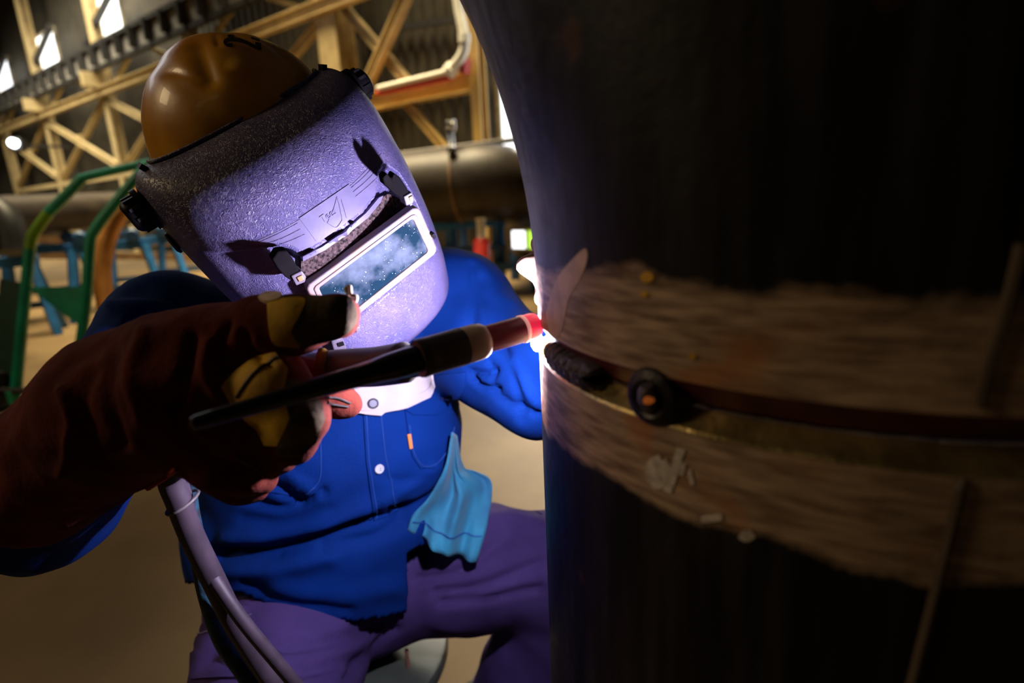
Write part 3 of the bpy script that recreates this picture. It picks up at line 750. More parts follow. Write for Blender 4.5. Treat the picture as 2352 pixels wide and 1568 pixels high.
pocket = [(380, 560), (500, 580), (585, 574), (640, 565), (672, 572), (692, 588), (740, 563), (790, 527), (835, 488), (862, 452), (872, 424), (867, 398), (882, 374), (918, 398), (945, 440), (1006, 575), (760, 790), (640, 740), (480, 740), (380, 640)]
q = proj(HV); ins = inpoly(q[:, :2], pocket); sdp = segdist(q[:, :2], pocket + pocket[:1])
amt = np.where(ins, np.clip(sdp / 7, 0, 1), 0) * np.clip((lz.ravel() / HS + .150) / .06, 0, 1) ** .8 * .013 * np.clip((q[:, 0] - 455) / 130, 0, 1)
HV = HV - HY * amt[:, None] - HZ * 0
HF = [(i * ns_ + j, i * ns_ + j + 1, (i + 1) * ns_ + j + 1, (i + 1) * ns_ + j) for i in range(nt_ - 1) for j in range(ns_ - 1)]
th_hood = thing('welding_hood', hl(0, .05, -.2136), 'grained charcoal welding hood with dark lens lit violet by the arc', 'welding hood')

def hood_mat():
    M = bpy.data.materials.new('grained_hood_plastic'); M.use_nodes = True; N = M.node_tree.nodes; L = M.node_tree.links; b = N['Principled BSDF']
    b.inputs['Base Color'].default_value = (.155, .145, .20, 1); b.inputs['Roughness'].default_value = .42
    tc = N.new('ShaderNodeTexCoord')
    n1 = N.new('ShaderNodeTexNoise'); n1.inputs['Scale'].default_value = 190; n1.inputs['Detail'].default_value = 2; n1.inputs['Distortion'].default_value = 1.6
    L.new(tc.outputs['Object'], n1.inputs['Vector'])
    r = N.new('ShaderNodeValToRGB'); e = r.color_ramp.elements; e[0].position = .42; e[0].color = (0, 0, 0, 1); e[1].position = .5; e[1].color = (1, 1, 1, 1)
    e2 = r.color_ramp.elements.new(.58); e2.color = (0, 0, 0, 1)
    L.new(n1.outputs['Fac'], r.inputs['Fac'])
    bp = N.new('ShaderNodeBump'); bp.inputs['Strength'].default_value = .6; bp.inputs['Distance'].default_value = .0008
    L.new(r.outputs['Color'], bp.inputs['Height']); L.new(bp.outputs['Normal'], b.inputs['Normal'])
    n2 = N.new('ShaderNodeTexNoise'); n2.inputs['Scale'].default_value = 22; n2.inputs['Detail'].default_value = 6; L.new(tc.outputs['Object'], n2.inputs['Vector'])
    r2 = N.new('ShaderNodeValToRGB'); r2.color_ramp.elements[0].position = .35; r2.color_ramp.elements[1].position = .7
    r2.color_ramp.elements[0].color = (.080, .068, .170, 1); r2.color_ramp.elements[1].color = (.135, .105, .215, 1)
    L.new(n2.outputs['Fac'], r2.inputs['Fac']); L.new(r2.outputs['Color'], b.inputs['Base Color'])
    return M
M_hood = hood_mat()
sh = mesh('shell', HV, HF, M_hood, th_hood)
so = sh.modifiers.new('thickness', 'SOLIDIFY'); so.thickness = .003; so.offset = -1 if True else 1
bv_hood = bvh_of((HV, HF))
M_smooth = mat('smooth_hood_plastic', (.13, .11, .20), .38, var=.12, scale=50, bump=.05, bscale=300)
M_blk = mat('black_clip_plastic', (.006, .005, .006), .45, spec=.12, var=.3, scale=60)
M_foam = mat('gritty_foam', (.10, .065, .065), .95, scale=330, spec=.1, col2=(.012, .009, .010), bump=1.0, bscale=330, detail=3)
M_lensf = mat('lens_frame_plastic', (.23, .20, .255), .36, scale=70, col2=(.26, .165, .13), detail=8)
band = [(592, 552), (645, 528), (700, 497), (760, 460), (812, 420), (850, 382), (876, 352), (888, 376), (870, 396), (874, 424), (858, 448), (831, 482), (785, 519), (736, 554), (694, 577), (674, 564), (640, 556), (600, 564)]
patch('brow_band', band, bv_hood, M_smooth, th_hood, .0004, .0035, 9)
bv_h2 = bvh_of((HV, HF), patch_geo(band, bv_hood, .0004, .0035, 9))
for pts in ([(596, 556), (640, 536), (684, 512)], [(605, 562), (650, 546), (690, 526)], [(640, 562), (668, 552), (700, 538)], [(806, 432), (840, 402), (872, 362)], [(810, 442), (845, 412), (878, 374)], [(816, 452), (845, 428), (866, 408)]):
    seam('moulded_line', pts, bv_h2, .0004, M_hood, th_hood, .0001)
plate = [(687, 501), (801, 423), (824, 466), (800, 504), (760, 534), (726, 554)]
lp = patch('logo_plate', plate, bv_hood, M_smooth, th_hood, .0008, .0030, 8)
bv_h3 = bvh_of(patch_geo(plate, bv_hood, .0008, .0030, 8))
def text_px(name, body, org, e1, e2, bvh, mtl, parent, off, thick):
    cu = bpy.data.curves.new(name + '_curve', 'FONT'); cu.body = body; cu.size = 1.0; cu.resolution_u = 4
    to = bpy.data.objects.new(name + '_tmp', cu); COL.objects.link(to); bpy.context.view_layer.update()
    dg = bpy.context.evaluated_depsgraph_get(); me = to.evaluated_get(dg).to_mesh()
    V2 = [(v.co.x, v.co.y) for v in me.vertices]; fs = [tuple(p.vertices) for p in me.polygons]
    to.evaluated_get(dg).to_mesh_clear(); bpy.data.objects.remove(to, do_unlink=True)
    top = []; bot = []
    for x, y in V2:
        p = np.array(org, float) + x * np.array(e1) + y * np.array(e2); h, n = cast(bvh, *p)
        if h is None: h, n = W(*p, .49), -FW
        top.append(h + n * off); bot.append(h + n * (off - thick))
    k = len(V2); ec = {}
    Fc = list(fs) + [tuple(i + k for i in f[::-1]) for f in fs]
    for f in fs:
        for i in range(len(f)):
            e = (f[i], f[(i + 1) % len(f)]); ec.setdefault(tuple(sorted(e)), []).append(e)
    for es in ec.values():
        if len(es) == 1: a, b = es[0]; Fc.append((b, a, a + k, b + k))
    return mesh(name, top + bot, Fc, mtl, parent, smooth=False)
text_px('emblem_letters', 'Tecs', (741, 512), (17.5, -12.2), (-12, -20), bv_h3, M_smooth, lp, .0007, .0010)
for pts in ([(752, 512), (772, 522), (786, 505)], [(786, 505), (780, 474), (774, 452)], [(774, 452), (766, 480), (752, 512)], [(784, 458), (792, 486), (796, 500)]):
    seam('emblem_triangle', pts, bv_h3, .00035, M_smooth, lp, .0002, 5)

# lens holder in its own plane
LC, _ = cast(bv_hood, 850, 612); LC = LC + HY * .006; LN = unit(HY * .97 - HZ * .04 - HX * .13)
def onplane(x, y, off=0.0):
    d = W(x, y, 1) - CAM; p = LC + LN * off; return CAM + d * (((p - CAM) @ LN) / (d @ LN))
def ringplate(name, outer, inner, o0, o1, mtl, parent, inner_o1=None):
    n = len(outer); V = []; io = o1 if inner_o1 is None else inner_o1
    base = [(onplane(*p, .004)) for p in outer], [(onplane(*p, .004)) for p in inner]
    for P_, off in ((base[0], o0), (base[0], o1), (base[1], io), (base[1], o0)): V += [p + LN * (off - .004) for p in P_]
    Fc = []
    for k in range(3):
        for i in range(n): Fc.append((k * n + i, k * n + (i + 1) % n, (k + 1) * n + (i + 1) % n, (k + 1) * n + i))
    for i in range(n): Fc.append((3 * n + i, 3 * n + (i + 1) % n, (i + 1) % n, i))
    return mesh(name, V, Fc, mtl, parent, smooth=False)
def lerpq(Q, k=6):
    out = []
    for a, b in zip(Q, Q[1:] + Q[:1]):
        for i in range(k): out.append((a[0] + (b[0] - a[0]) * i / k, a[1] + (b[1] - a[1]) * i / k))
    return out
outer = [(703, 662), (708, 652), (946, 478), (957, 476), (965, 482), (1001, 566), (1001, 576), (996, 584), (770, 763), (757, 766), (746, 756)]
inner = [(731, 660), (734, 655), (938, 504), (944, 501), (948, 505), (979, 570), (980, 575), (977, 579), (778, 737), (770, 738), (765, 733)]
fo = ringplate('lens_frame', outer, inner, -.006, .0060, M_lensf, th_hood); bevel(fo, .0022, 3, 40)
mid_ = [((a[0] * .45 + b[0] * .55), (a[1] * .45 + b[1] * .55)) for a, b in zip(outer, inner)]
fi = ringplate('frame_lip', mid_, inner, .002, .0075, M_lensf, fo); bevel(fi, .0012, 2, 40)
def lens_mat():
    M = bpy.data.materials.new('dark_filter_glass'); M.use_nodes = True; N = M.node_tree.nodes; L = M.node_tree.links; b = N['Principled BSDF']
    b.inputs['Roughness'].default_value = .07; b.inputs['Specular IOR Level'].default_value = .25
    tc = N.new('ShaderNodeTexCoord')
    n1 = N.new('ShaderNodeTexNoise'); n1.inputs['Scale'].default_value = 38; n1.inputs['Detail'].default_value = 6; L.new(tc.outputs['Object'], n1.inputs[0])
    r1 = N.new('ShaderNodeValToRGB'); r1.color_ramp.elements[0].position = .42; r1.color_ramp.elements[1].position = .75
    r1.color_ramp.elements[0].color = (.006, .018, .030, 1); r1.color_ramp.elements[1].color = (.12, .14, .18, 1); L.new(n1.outputs['Fac'], r1.inputs[0])
    v = N.new('ShaderNodeTexVoronoi'); v.inputs['Scale'].default_value = 330; L.new(tc.outputs['Object'], v.inputs['Vector'])
    r2 = N.new('ShaderNodeMapRange'); r2.inputs[1].default_value = .16; r2.inputs[2].default_value = .10; L.new(v.outputs['Distance'], r2.inputs[0])
    n3 = N.new('ShaderNodeTexNoise'); n3.inputs['Scale'].default_value = 60; L.new(tc.outputs['Object'], n3.inputs[0])
    r3 = N.new('ShaderNodeMapRange'); r3.inputs[1].default_value = .52; r3.inputs[2].default_value = .62; L.new(n3.outputs['Fac'], r3.inputs[0])
    mm = N.new('ShaderNodeMath'); mm.operation = 'MULTIPLY'; L.new(r2.outputs[0], mm.inputs[0]); L.new(r3.outputs[0], mm.inputs[1])
    mx = N.new('ShaderNodeMix'); mx.data_type = 'RGBA'; L.new(mm.outputs[0], mx.inputs['Factor'])
    A = [i for i in mx.inputs if i.name == 'A' and i.type == 'RGBA'][0]; B = [i for i in mx.inputs if i.name == 'B' and i.type == 'RGBA'][0]
    L.new(r1.outputs[0], A); B.default_value = (.7, .75, .8, 1); L.new([o for o in mx.outputs if o.type == 'RGBA'][0], b.inputs['Base Color'])
    return M
gl = [onplane(*p, .004) for p in inner]; ng = len(gl)
mesh('lens_glass', [p + LN * .0012 for p in gl] + [p - LN * .002 for p in gl], [tuple(range(ng)), tuple(range(2 * ng - 1, ng - 1, -1))] + [(i, (i + 1) % ng, (i + 1) % ng + ng, i + ng) for i in range(ng)], lens_mat(), th_hood, smooth=False)
foam = [(690, 590), (740, 565), (790, 530), (836, 492), (864, 458), (884, 446), (905, 455), (935, 478), (950, 484), (716, 652), (704, 656), (690, 628)]
patch('foam_strip', foam, bv_hood, M_foam, th_hood, .0050, .006, 9)
lip = [(688, 588), (738, 563), (788, 527), (834, 489), (862, 455), (872, 450), (866, 466), (838, 500), (792, 536), (742, 572), (694, 596)]
patch('foam_lip', lip, bv_hood, M_smooth, th_hood, .0060, .004, 6)
def prism(name, px, o0, o1, mtl, parent, bev=.0015):
    b0 = [onplane(*p, .006) for p in px]; n = len(px)
    V = [p + LN * (o1 - .006) for p in b0] + [p + LN * (o0 - .006) for p in b0]
    o = mesh(name, V, [tuple(range(n)), tuple(range(2 * n - 1, n - 1, -1))] + [(i, (i + 1) % n, (i + 1) % n + n, i + n) for i in range(n)], mtl, parent, smooth=False)
    if bev: bevel(o, bev, 2, 40)
    return o
M_cliptan = mat('clip_side_plastic', (.11, .09, .12), .4)
M_clip = mat('matt_black_clip', (.008, .007, .008), .9, spec=0.0)
M_riv = mat('orange_lit_rivet', (.65, .33, .16), .3, metal=.6)  # orange light on the rivets painted into their metal
c = prism('hinge_clip', [(874, 404), (884, 394), (894, 407), (900, 394), (914, 404), (930, 428), (940, 450), (926, 458), (900, 440), (878, 420)], .000, .011, M_clip, th_hood)
prism('clip_end', [(920, 446), (938, 436), (945, 452), (942, 462), (926, 468)], .000, .013, M_cliptan, c, .001)
prism('rivet', [(930, 447), (938, 443), (942, 452), (934, 456)], .012, .0145, M_riv, c, .0005)
prism('clip_foot', [(934, 462), (942, 458), (946, 468), (940, 472)], .000, .009, M_cliptan, c, .0008)
c = prism('hinge_clip', [(622, 592), (634, 574), (656, 572), (668, 588), (684, 615), (690, 634), (672, 644), (652, 632), (634, 612)], -.002, .010, M_clip, th_hood)
prism('clip_end', [(664, 628), (688, 616), (699, 630), (696, 642), (676, 650)], -.002, .012, M_cliptan, c, .001)
prism('rivet', [(676, 630), (688, 624), (694, 634), (682, 640)], .011, .0135, M_riv, c, .0005)
prism('side_stud', [(986, 536), (992, 530), (996, 540), (992, 546)], .004, .012, M_blk, th_hood, .0008)
# latch under the lens
lt = prism('latch', [(757, 778), (784, 770), (795, 800), (766, 809)], .001, .010, M_cliptan, th_hood)
prism('latch_hole', [(770, 783), (784, 779), (787, 787), (774, 791)], .009, .0112, M_blk, lt, 0)
prism('latch_pin', [(810, 748), (822, 742), (825, 754), (814, 760)], .001, .012, M_cliptan, th_hood)
# rim lip and pivots
tube('rim_edge', HV[:ns_:2] + HZ * .001, .0022, M_hood, th_hood, 8)
for sx in (-1, 1):
    a0 = hl(sx * .109, .008, .006); k = lathe('pivot_knob', a0, a0 + HX * sx * .020, [(0, .020), (.25, .020), (.26, .0155), (.75, .0155), (.9, .014), (1, .011)], M_blk, th_hood, 26)
    for i in range(10):
        an = i * math.pi / 5; p = a0 + HX * sx * .005 + (HY * math.cos(an) + HZ * math.sin(an)) * .0155
        bar('knob_rib', p, p + HX * sx * .010, .003, .003, M_blk, k, up=HY)
    s0 = hl(sx * .1112, .012, -.028); lathe('side_bolt', s0, s0 + HX * sx * .004, [(0, .011), (.6, .011), (1, .008)], M_blk, th_hood, 20)
    s1 = hl(sx * .090, .006, .030); bar('stop_tab', s1, s1 + HZ * .008 + HX * sx * .004, .005, .010, M_blk, th_hood, up=HY)

# hard hat
th_hat = thing('hard_hat', hl(.0142, -.0658, -.0113), 'scuffed yellow hard hat with a black marker number above the hood', 'hard hat')
tl_ = .1492; AY = math.cos(tl_) * HY + math.sin(tl_) * HZ; AZ = math.cos(tl_) * HZ - math.sin(tl_) * HY
tr_ = .0142; AX = math.cos(tr_) * HX + math.sin(tr_) * AZ; AZ = math.cos(tr_) * AZ - math.sin(tr_) * HX
hc = hl(.0142, -.0658, -.0113); nu, nv = 160, 70; V = []
for j in range(nv):
    ph = -.18 + (math.pi / 2 + .18 - .004) * j / (nv - 1)
    for i in range(nu):
        a = 2 * math.pi * i / nu; x, y, z = math.cos(a) * math.cos(ph), math.sin(a) * math.cos(ph), math.sin(ph)
        lobe = -.016 * math.exp(-((abs(x) - .36) / .10) ** 2) * max(0, z) ** .7 + .012 * math.exp(-(x / .2) ** 2) * max(0, z)
        k = 1 + lobe
        V.append(hc + (AX * x * .0942 + AY * y * .1073 + AZ * z * .1028) * k * HS)
Q = np.array([(j * nu + i, j * nu + (i + 1) % nu, (j + 1) * nu + (i + 1) % nu, (j + 1) * nu + i) for j in range(nv - 1) for i in range(nu)])
V = np.array(V)
V, Q = fold(V, Q, [([(350, 168), (400, 168), (450, 178)], 7, -.0010), ([(455, 105), (466, 140), (478, 178)], 24, -.0046), ([(496, 78), (500, 100)], 7, -.0018)])
Fc = [tuple(f) for f in Q] + [tuple((nv - 1) * nu + i for i in range(nu))]
def hat_mat():
    M = mat('scuffed_yellow_plastic', (.80, .38, .015), .36, scale=26, col2=(.62, .25, .010), coat=.15, bump=.12, bscale=60)
    return M
M_hat = hat_mat()
hs = mesh('shell', V, Fc, M_hat, th_hat)
bv_hat = bvh_of((V, Fc))
# brim ring
P = []; 
for i in range(80):
    a = 2 * math.pi * i / 80; P.append(hc + (AX * math.cos(a) * .096 + AY * math.sin(a) * .109 - AZ * .018) * HS)
tube('brim', P, .004, M_hat, th_hat, 10, True)
M_ink = mat('black_marker_ink', (.012, .009, .008), .5)
num = patch('marker_digit', stroke([(534, 104), (522, 103), (517, 97), (524, 91), (545, 91), (566, 98), (582, 106), (598, 113)], 7.5), bv_hat, M_ink, th_hat, .0005, .0005, 5)
patch('marker_digit', [(586, 97), (599, 99), (601, 115), (588, 112)], bv_hat, M_ink, th_hat, .0005, .0005, 5)
patch('marker_digit', stroke([(523, 83), (530, 82), (537, 83)], 4), bv_hat, M_ink, th_hat, .0005, .0005, 4)
patch('marker_digit', stroke([(577, 87), (588, 90), (597, 93)], 4), bv_hat, M_ink, th_hat, .0005, .0005, 4)

# ================================================================== PERSON
M_shirt = mat('royal_blue_cotton', (.0008, .028, .19), .85, scale=9, col2=(.0005, .020, .14), bump=.35, bscale=420, detail=8, spec=.12)
M_stitch = mat('blue_stitching', (.01, .06, .28), .8, var=.2)
M_teal = mat('daylit_teal_cotton', (.03, .27, .40), .8, scale=14, col2=(.02, .15, .26), bump=.3, bscale=400, sheen=.1)  # blue shirt cloth in daylight, the light painted as teal
M_trous = mat('grey_violet_twill', (.075, .045, .155), .85, scale=10, col2=(.048, .028, .10), bump=.3, bscale=450, spec=.1)
M_glove = mat('red_brown_suede', (.14, .024, .014), .95, scale=22, col2=(.075, .011, .006), bump=.4, bscale=240, spec=.15)
M_patch = mat('yellow_leather', (.90, .54, .02), .75, scale=30, col2=(.52, .27, .02), bump=.35, bscale=120)
M_grime = mat('grimy_worn_leather', (.17, .12, .07), .9, scale=45, spec=.1, col2=(.025, .017, .012), bump=.5, bscale=140, detail=8)
M_skin = mat('skin', (.45, .26, .17), .55)
M_boot = mat('black_boot_leather', (.02, .018, .017), .5, bump=.2)
M_flap = mat('pale_collar_canvas', (.62, .54, .54), .75, scale=25, col2=(.52, .44, .44), bump=.25, bscale=380)

S_R, E_R = W(395, 775, .77), W(95, 1165, .585)
F_R = W(250, 975, .47); W_R = W(440, 890, .43)
S_L, E_L = W(1040, 712, .85), W(1245, 875, .74)
W_L, HND_L = W(1360, 745, .64), W(1335, 655, .58)
NECK = W(770, 770, .82); HEAD = hl(0, -.055, -.085)
HIP_R, HIP_L = W(655, 1370, .95), W(810, 1345, .98)
K_R, K_L = W(600, 1760, .66), W(1345, 1300, .95)
A_R = np.array([K_R[0] + .03, K_R[1] + .22, .09]); A_L = W(1105, 1690, 1.06); A_L[2] = .09
person = thing('person', floor_pt(760, 1568), 'welder in blue shirt, hood and gauntlets sitting and holding the torch', 'person')

# body under the clothes
vb = Vol(np.min([S_R, E_R, HIP_R, A_R, A_L, HEAD, HND_L, K_R, K_L], 0) - .2, np.max([S_L, E_L, HIP_L, A_L, HEAD, K_L, HND_L], 0) + .2, .011)
vb.chain([HIP_R * .5 + HIP_L * .5, W(745, 1150, .90), W(790, 950, .87), NECK], [.10, .10, .10, .06], .05)
vb.chain([NECK, HEAD - HZ * .07], [.055, .05], .03)
vb.ell(HEAD, [HX, HY, HZ], [.068, .085, .098], .02)
vb.chain([HEAD + HY * .075 + HZ * .012, HEAD + HY * .098 - HZ * .012], [.009, .013], .012)      # nose
for sx in (-1, 1):
    vb.ell(HEAD + HX * sx * .070, [HX, HY, HZ], [.011, .018, .030], .01)                          # ears
vb.cap(HEAD + HY * .075 - HZ * .045 - HX * .02, HEAD + HY * .075 - HZ * .045 + HX * .02, .010, .010, .01)
for S, E, Wr in ((S_R, E_R, W_R), (S_L, E_L, W_L)):
    vb.chain([W(790, 900, .87), S, E, Wr], [.085, .055, .042, .030], .03)
vb.chain([HIP_R, K_R, A_R], [.085, .06, .04], .03); vb.chain([HIP_L, K_L, A_L], [.085, .06, .04], .03)
Vb, Qb = vb.mesh(3); _, Qb = outward(Vb, Qb); mesh('body', Vb, Qb, M_skin, person, recalc=False)

# trousers
pts = np.array([HIP_R, HIP_L, K_R, K_L, A_R, A_L])
vt = Vol(pts.min(0) - .2, pts.max(0) + .2, .007)
vt.cap(HIP_R, HIP_L, .115, .115, .03)
vt.chain([HIP_R, W(650, 1515, .82), K_R, K_R * .5 + A_R * .5, A_R], [.105, .108, .088, .078, .07], .05)
vt.chain([HIP_L, W(1090, 1300, .965), K_L, K_L * .5 + A_L * .5, A_L], [.105, .096, .086, .078, .07], .04)
Vt, Qt = vt.mesh(3)
Vt, Qt = fold(Vt, Qt, [([(560, 1470), (700, 1480), (880, 1440)], 12, -.010), ([(500, 1520), (640, 1545), (840, 1510)], 14, -.010), ([(800, 1560), (850, 1500), (905, 1450)], 10, -.012),
                       ([(960, 1330), (1060, 1310), (1160, 1230)], 14, -.010), ([(1000, 1360), (1110, 1345), (1240, 1290)], 12, -.008), ([(1010, 1385), (1120, 1375), (1240, 1350)], 9, -.008),
                       ([(450, 1440), (520, 1425), (560, 1400)], 9, .010), ([(1130, 1190), (1180, 1180), (1240, 1200)], 12, .007), ([(470, 1530), (500, 1480), (560, 1440)], 12, -.010)], .0035, 14)
tro = mesh('trousers', Vt, Qt, M_trous, person, recalc=False)

# shirt
vsh = Vol(np.min([S_R, E_R, HIP_R, W_R], 0) - .16, np.max([S_L, E_L, HIP_L, W_L, NECK], 0) + .16, .0052)
vsh.chain([W(635, 1400, .905), W(625, 1220, .90), W(660, 1040, .87), W(640, 870, .86)], [.118, .118, .112, .10], .04)
vsh.chain([W(825, 1430, .935), W(830, 1200, .91), W(880, 1020, .885), W(905, 850, .88)], [.112, .112, .108, .105], .05)
vsh.chain([W(725, 1430, .905), W(735, 1200, .885), W(770, 1020, .855), W(775, 880, .86)], [.115, .115, .115, .10], .05)
vsh.chain([NECK, W(640, 820, .84), S_R], [.075, .09, .082], .05); vsh.chain([NECK, W(900, 790, .87), S_L], [.075, .09, .088], .05)
vsh.chain([S_R, E_R], [.080, .060], .03); vsh.chain([E_R, F_R], [.062, .050], .03)
vsh.chain([S_L, W(1132, 812, .79), E_L], [.082, .070, .070], .035); vsh.chain([E_L, W_L], [.072, .052], .03)
Vs, Qs = vsh.mesh(3)
Vs, Qs = fold(Vs, Qs, [
    ([(505, 1275), (620, 1270), (740, 1238), (855, 1203), (935, 1182)], 20, -.022), ([(520, 1240), (640, 1228), (760, 1195), (840, 1168)], 20, .010),
    ([(740, 1262), (855, 1240), (935, 1204)], 11, -.010), ([(520, 1310), (640, 1305), (760, 1280)], 22, .006), ([(600, 1296), (640, 1286)], 6, -.006),
    ([(548, 1140), (640, 1168), (700, 1150), (742, 1128)], 10, -.009), ([(612, 1104), (650, 1132), (690, 1156)], 9, -.012), ([(660, 1085), (700, 1110), (730, 1140)], 10, .006),
    ([(560, 1190), (660, 1200), (760, 1170)], 14, -.004), ([(930, 1180), (1000, 1140), (1040, 1090)], 14, -.012), ([(880, 1150), (940, 1120), (1000, 1075)], 12, .004),
    ([(1078, 855), (1110, 858), (1135, 850)], 7, -.010), ([(1080, 868), (1105, 890), (1140, 893)], 6, -.012), ([(1125, 830), (1132, 860), (1128, 880)], 6, -.004),
    ([(1085, 610), (1090, 700), (1078, 790)], 9, -.006), ([(1110, 640), (1130, 720), (1150, 800)], 10, -.005), ([(1140, 760), (1180, 860), (1200, 960)], 11, -.006),
    ([(1170, 830), (1205, 890), (1238, 930)], 12, .006), ([(1130, 900), (1170, 930), (1235, 950)], 9, -.006),
    ([(300, 742), (350, 735), (380, 752)], 12, -.018), ([(262, 705), (330, 700), (420, 715)], 14, .010), ([(400, 690), (430, 730), (450, 770)], 8, -.006),
    ([(870, 1090), (920, 1105), (980, 1095)], 9, -.003), ([(640, 1350), (760, 1372), (900, 1350)], 26, .006), ([(560, 1340), (660, 1380), (800, 1400)], 12, -.005),
], .0042, 13)
qs = proj(Vs)
def hem_y(x): return np.interp(x, [300, 480, 545, 600, 640, 700, 760, 830, 885, 938, 939, 1100, 1400], [1330, 1345, 1362, 1386, 1402, 1420, 1431, 1428, 1421, 1408, 1275, 1180, 1180])
jag = np.array([4 * mnoise.noise(Vector((x * .09, y * .02, 0))) + 3 * mnoise.noise(Vector((x * .3, 0, 3))) for x, y, d in qs])
dead = (qs[:, 1] > hem_y(qs[:, 0]) + jag) & (Vs[:, 2] < .66) & (qs[:, 0] > 330)
Qs2 = Qs[~dead[Qs].any(1)]
used = np.unique(Qs2); rm = np.full(len(Vs), -1); rm[used] = np.arange(len(used)); Vs, Qs = Vs[used], rm[Qs2]
shirt = mesh('shirt', Vs, Qs, M_shirt, person, recalc=False)
so = shirt.modifiers.new('cloth_thickness', 'SOLIDIFY'); so.thickness = .002; so.offset = -1
bv_s = bvh_of((Vs, Qs)); bv_st = bvh_of((Vs, Qs), (Vt, Qt))
# placket, pockets, buttons, tag
patch('placket', [(834, 948), (880, 946), (892, 1040), (906, 1110), (915, 1172), (858, 1196), (850, 1130), (840, 1060)], bv_s, M_shirt, shirt, .0030, .003, 10)
seam('placket_stitch', [(874, 950), (884, 1040), (898, 1110), (907, 1172)], bv_s, .0006, M_stitch, shirt, .0034)
seam('placket_stitch', [(841, 952), (846, 1050), (856, 1120), (864, 1190)], bv_s, .0006, M_stitch, shirt, .0034)
pk = patch('chest_pocket', [(929, 940), (1052, 924), (1046, 985), (1036, 1026), (1000, 1074), (964, 1074), (946, 1048), (936, 996)], bv_s, M_shirt, shirt, .0026, .0026, 10)
patch('pocket_flap', [(926, 936), (930, 890), (1000, 860), (1074, 852), (1070, 890), (1052, 922), (992, 950), (946, 950)], bv_s, M_shirt, pk, .0056, .0026, 10)
seam('pocket_stitch', [(938, 975), (946, 1030), (966, 1066), (998, 1066), (1030, 1022), (1040, 980)], bv_s, .0006, M_stitch, pk, .0032)
patch('chest_pocket', [(560, 985), (744, 972), (746, 1040), (744, 1106), (708, 1142), (620, 1130), (566, 1080)], bv_s, M_shirt, shirt, .0024, .0024, 12)
seam('pocket_stitch', [(736, 985), (738, 1045), (735, 1100), (706, 1132)], bv_s, .0006, M_stitch, shirt, .0030)
M_btn = mat('pearl_button', (.62, .60, .66), .25, coat=.4, var=.05); M_dbtn = mat('dark_blue_button', (.02, .03, .10), .25, coat=.5); M_snap = mat('steel_snap', (.35, .34, .40), .25, metal=.9)
def button(x, y, bvh, r, mtl, parent, off, name='button', holes=True):
    h, n = cast(bvh, x, y)
    if h is None: return
    o = lathe(name, h + n * off, h + n * (off + .0028), [(0, r * .9), (.3, r), (.8, r), (1, r * .86), (.7, r * .7), (.7, .0)], mtl, parent, 24)
    if holes:
        for dx, dy in ((-1, -1), (1, -1), (-1, 1), (1, 1)):
            p = h + n * (off + .0020) + (RT * dx + UP * dy) * r * .22; lathe('button_hole', p, p + n * .0004, [(0, r * .12), (1, r * .12)], M_dbtn, o, 8)
button(869, 1075, bv_s, .0062, M_btn, shirt, .0030)
button(1022, 905, bv_s, .0068, M_dbtn, pk, .0056)
patch('orange_tag', [(932, 998), (940, 996), (945, 1028), (938, 1031)], bv_s, mat('orange_tag_cloth', (.75, .22, .05), .7), shirt, .0050, .0015, 6)
flap = patch('collar_flap', [(735, 915), (800, 890), (900, 850), (985, 822), (1003, 855), (1003, 880), (985, 903), (932, 930), (880, 948), (872, 955), (845, 953), (800, 947), (745, 948)], bv_s, M_flap, shirt, .0110, .0035, 10,
             wav=lambda x, y: .002 * math.sin(x * .03 + y * .02))
bv_f = bvh_of(patch_geo([(735, 915), (800, 890), (900, 850), (985, 822), (1003, 855), (1003, 880), (985, 903), (932, 930), (880, 948), (845, 953), (800, 947), (745, 948)], bv_s, .0110, .0035, 12))
seam('flap_stitch', [(800, 938), (850, 942), (920, 922), (980, 894), (995, 870)], bv_f, .0006, mat('flap_thread', (.42, .36, .38), .8), flap, .0004)
button(857, 926, bv_f, .0070, M_snap, flap, .0002, 'snap', False)
# daylit blue shirt tail over the far thigh
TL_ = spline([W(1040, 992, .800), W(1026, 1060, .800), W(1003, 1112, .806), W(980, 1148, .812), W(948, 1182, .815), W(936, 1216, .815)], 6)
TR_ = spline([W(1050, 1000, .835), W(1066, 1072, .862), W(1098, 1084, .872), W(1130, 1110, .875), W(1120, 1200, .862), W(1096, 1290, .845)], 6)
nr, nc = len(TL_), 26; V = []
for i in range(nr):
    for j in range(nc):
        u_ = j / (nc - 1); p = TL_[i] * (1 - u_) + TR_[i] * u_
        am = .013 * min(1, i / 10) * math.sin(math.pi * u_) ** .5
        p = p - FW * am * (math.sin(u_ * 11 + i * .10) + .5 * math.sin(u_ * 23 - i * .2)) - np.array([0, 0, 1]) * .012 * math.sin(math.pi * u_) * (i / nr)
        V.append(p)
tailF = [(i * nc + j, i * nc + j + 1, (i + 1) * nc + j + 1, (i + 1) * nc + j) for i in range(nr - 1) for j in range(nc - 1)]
tail = mesh('shirt_tail', V, tailF, M_teal, shirt, label='blue shirt tail painted teal as daylit')
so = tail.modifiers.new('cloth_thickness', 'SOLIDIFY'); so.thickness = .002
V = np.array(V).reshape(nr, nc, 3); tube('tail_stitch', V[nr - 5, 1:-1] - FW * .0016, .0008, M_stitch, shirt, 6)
bv_t = bvh_of((Vt, Qt))
tp_ = patch('thigh_pocket', [(445, 1440), (575, 1395), (610, 1470), (560, 1560), (440, 1560)], bv_t, M_trous, tro, .004, .003, 12)
seam('trouser_stitch', [(440, 1460), (520, 1440), (580, 1415)], bv_t, .0007, mat('violet_stitch', (.26, .20, .30), .8), tro, .005)
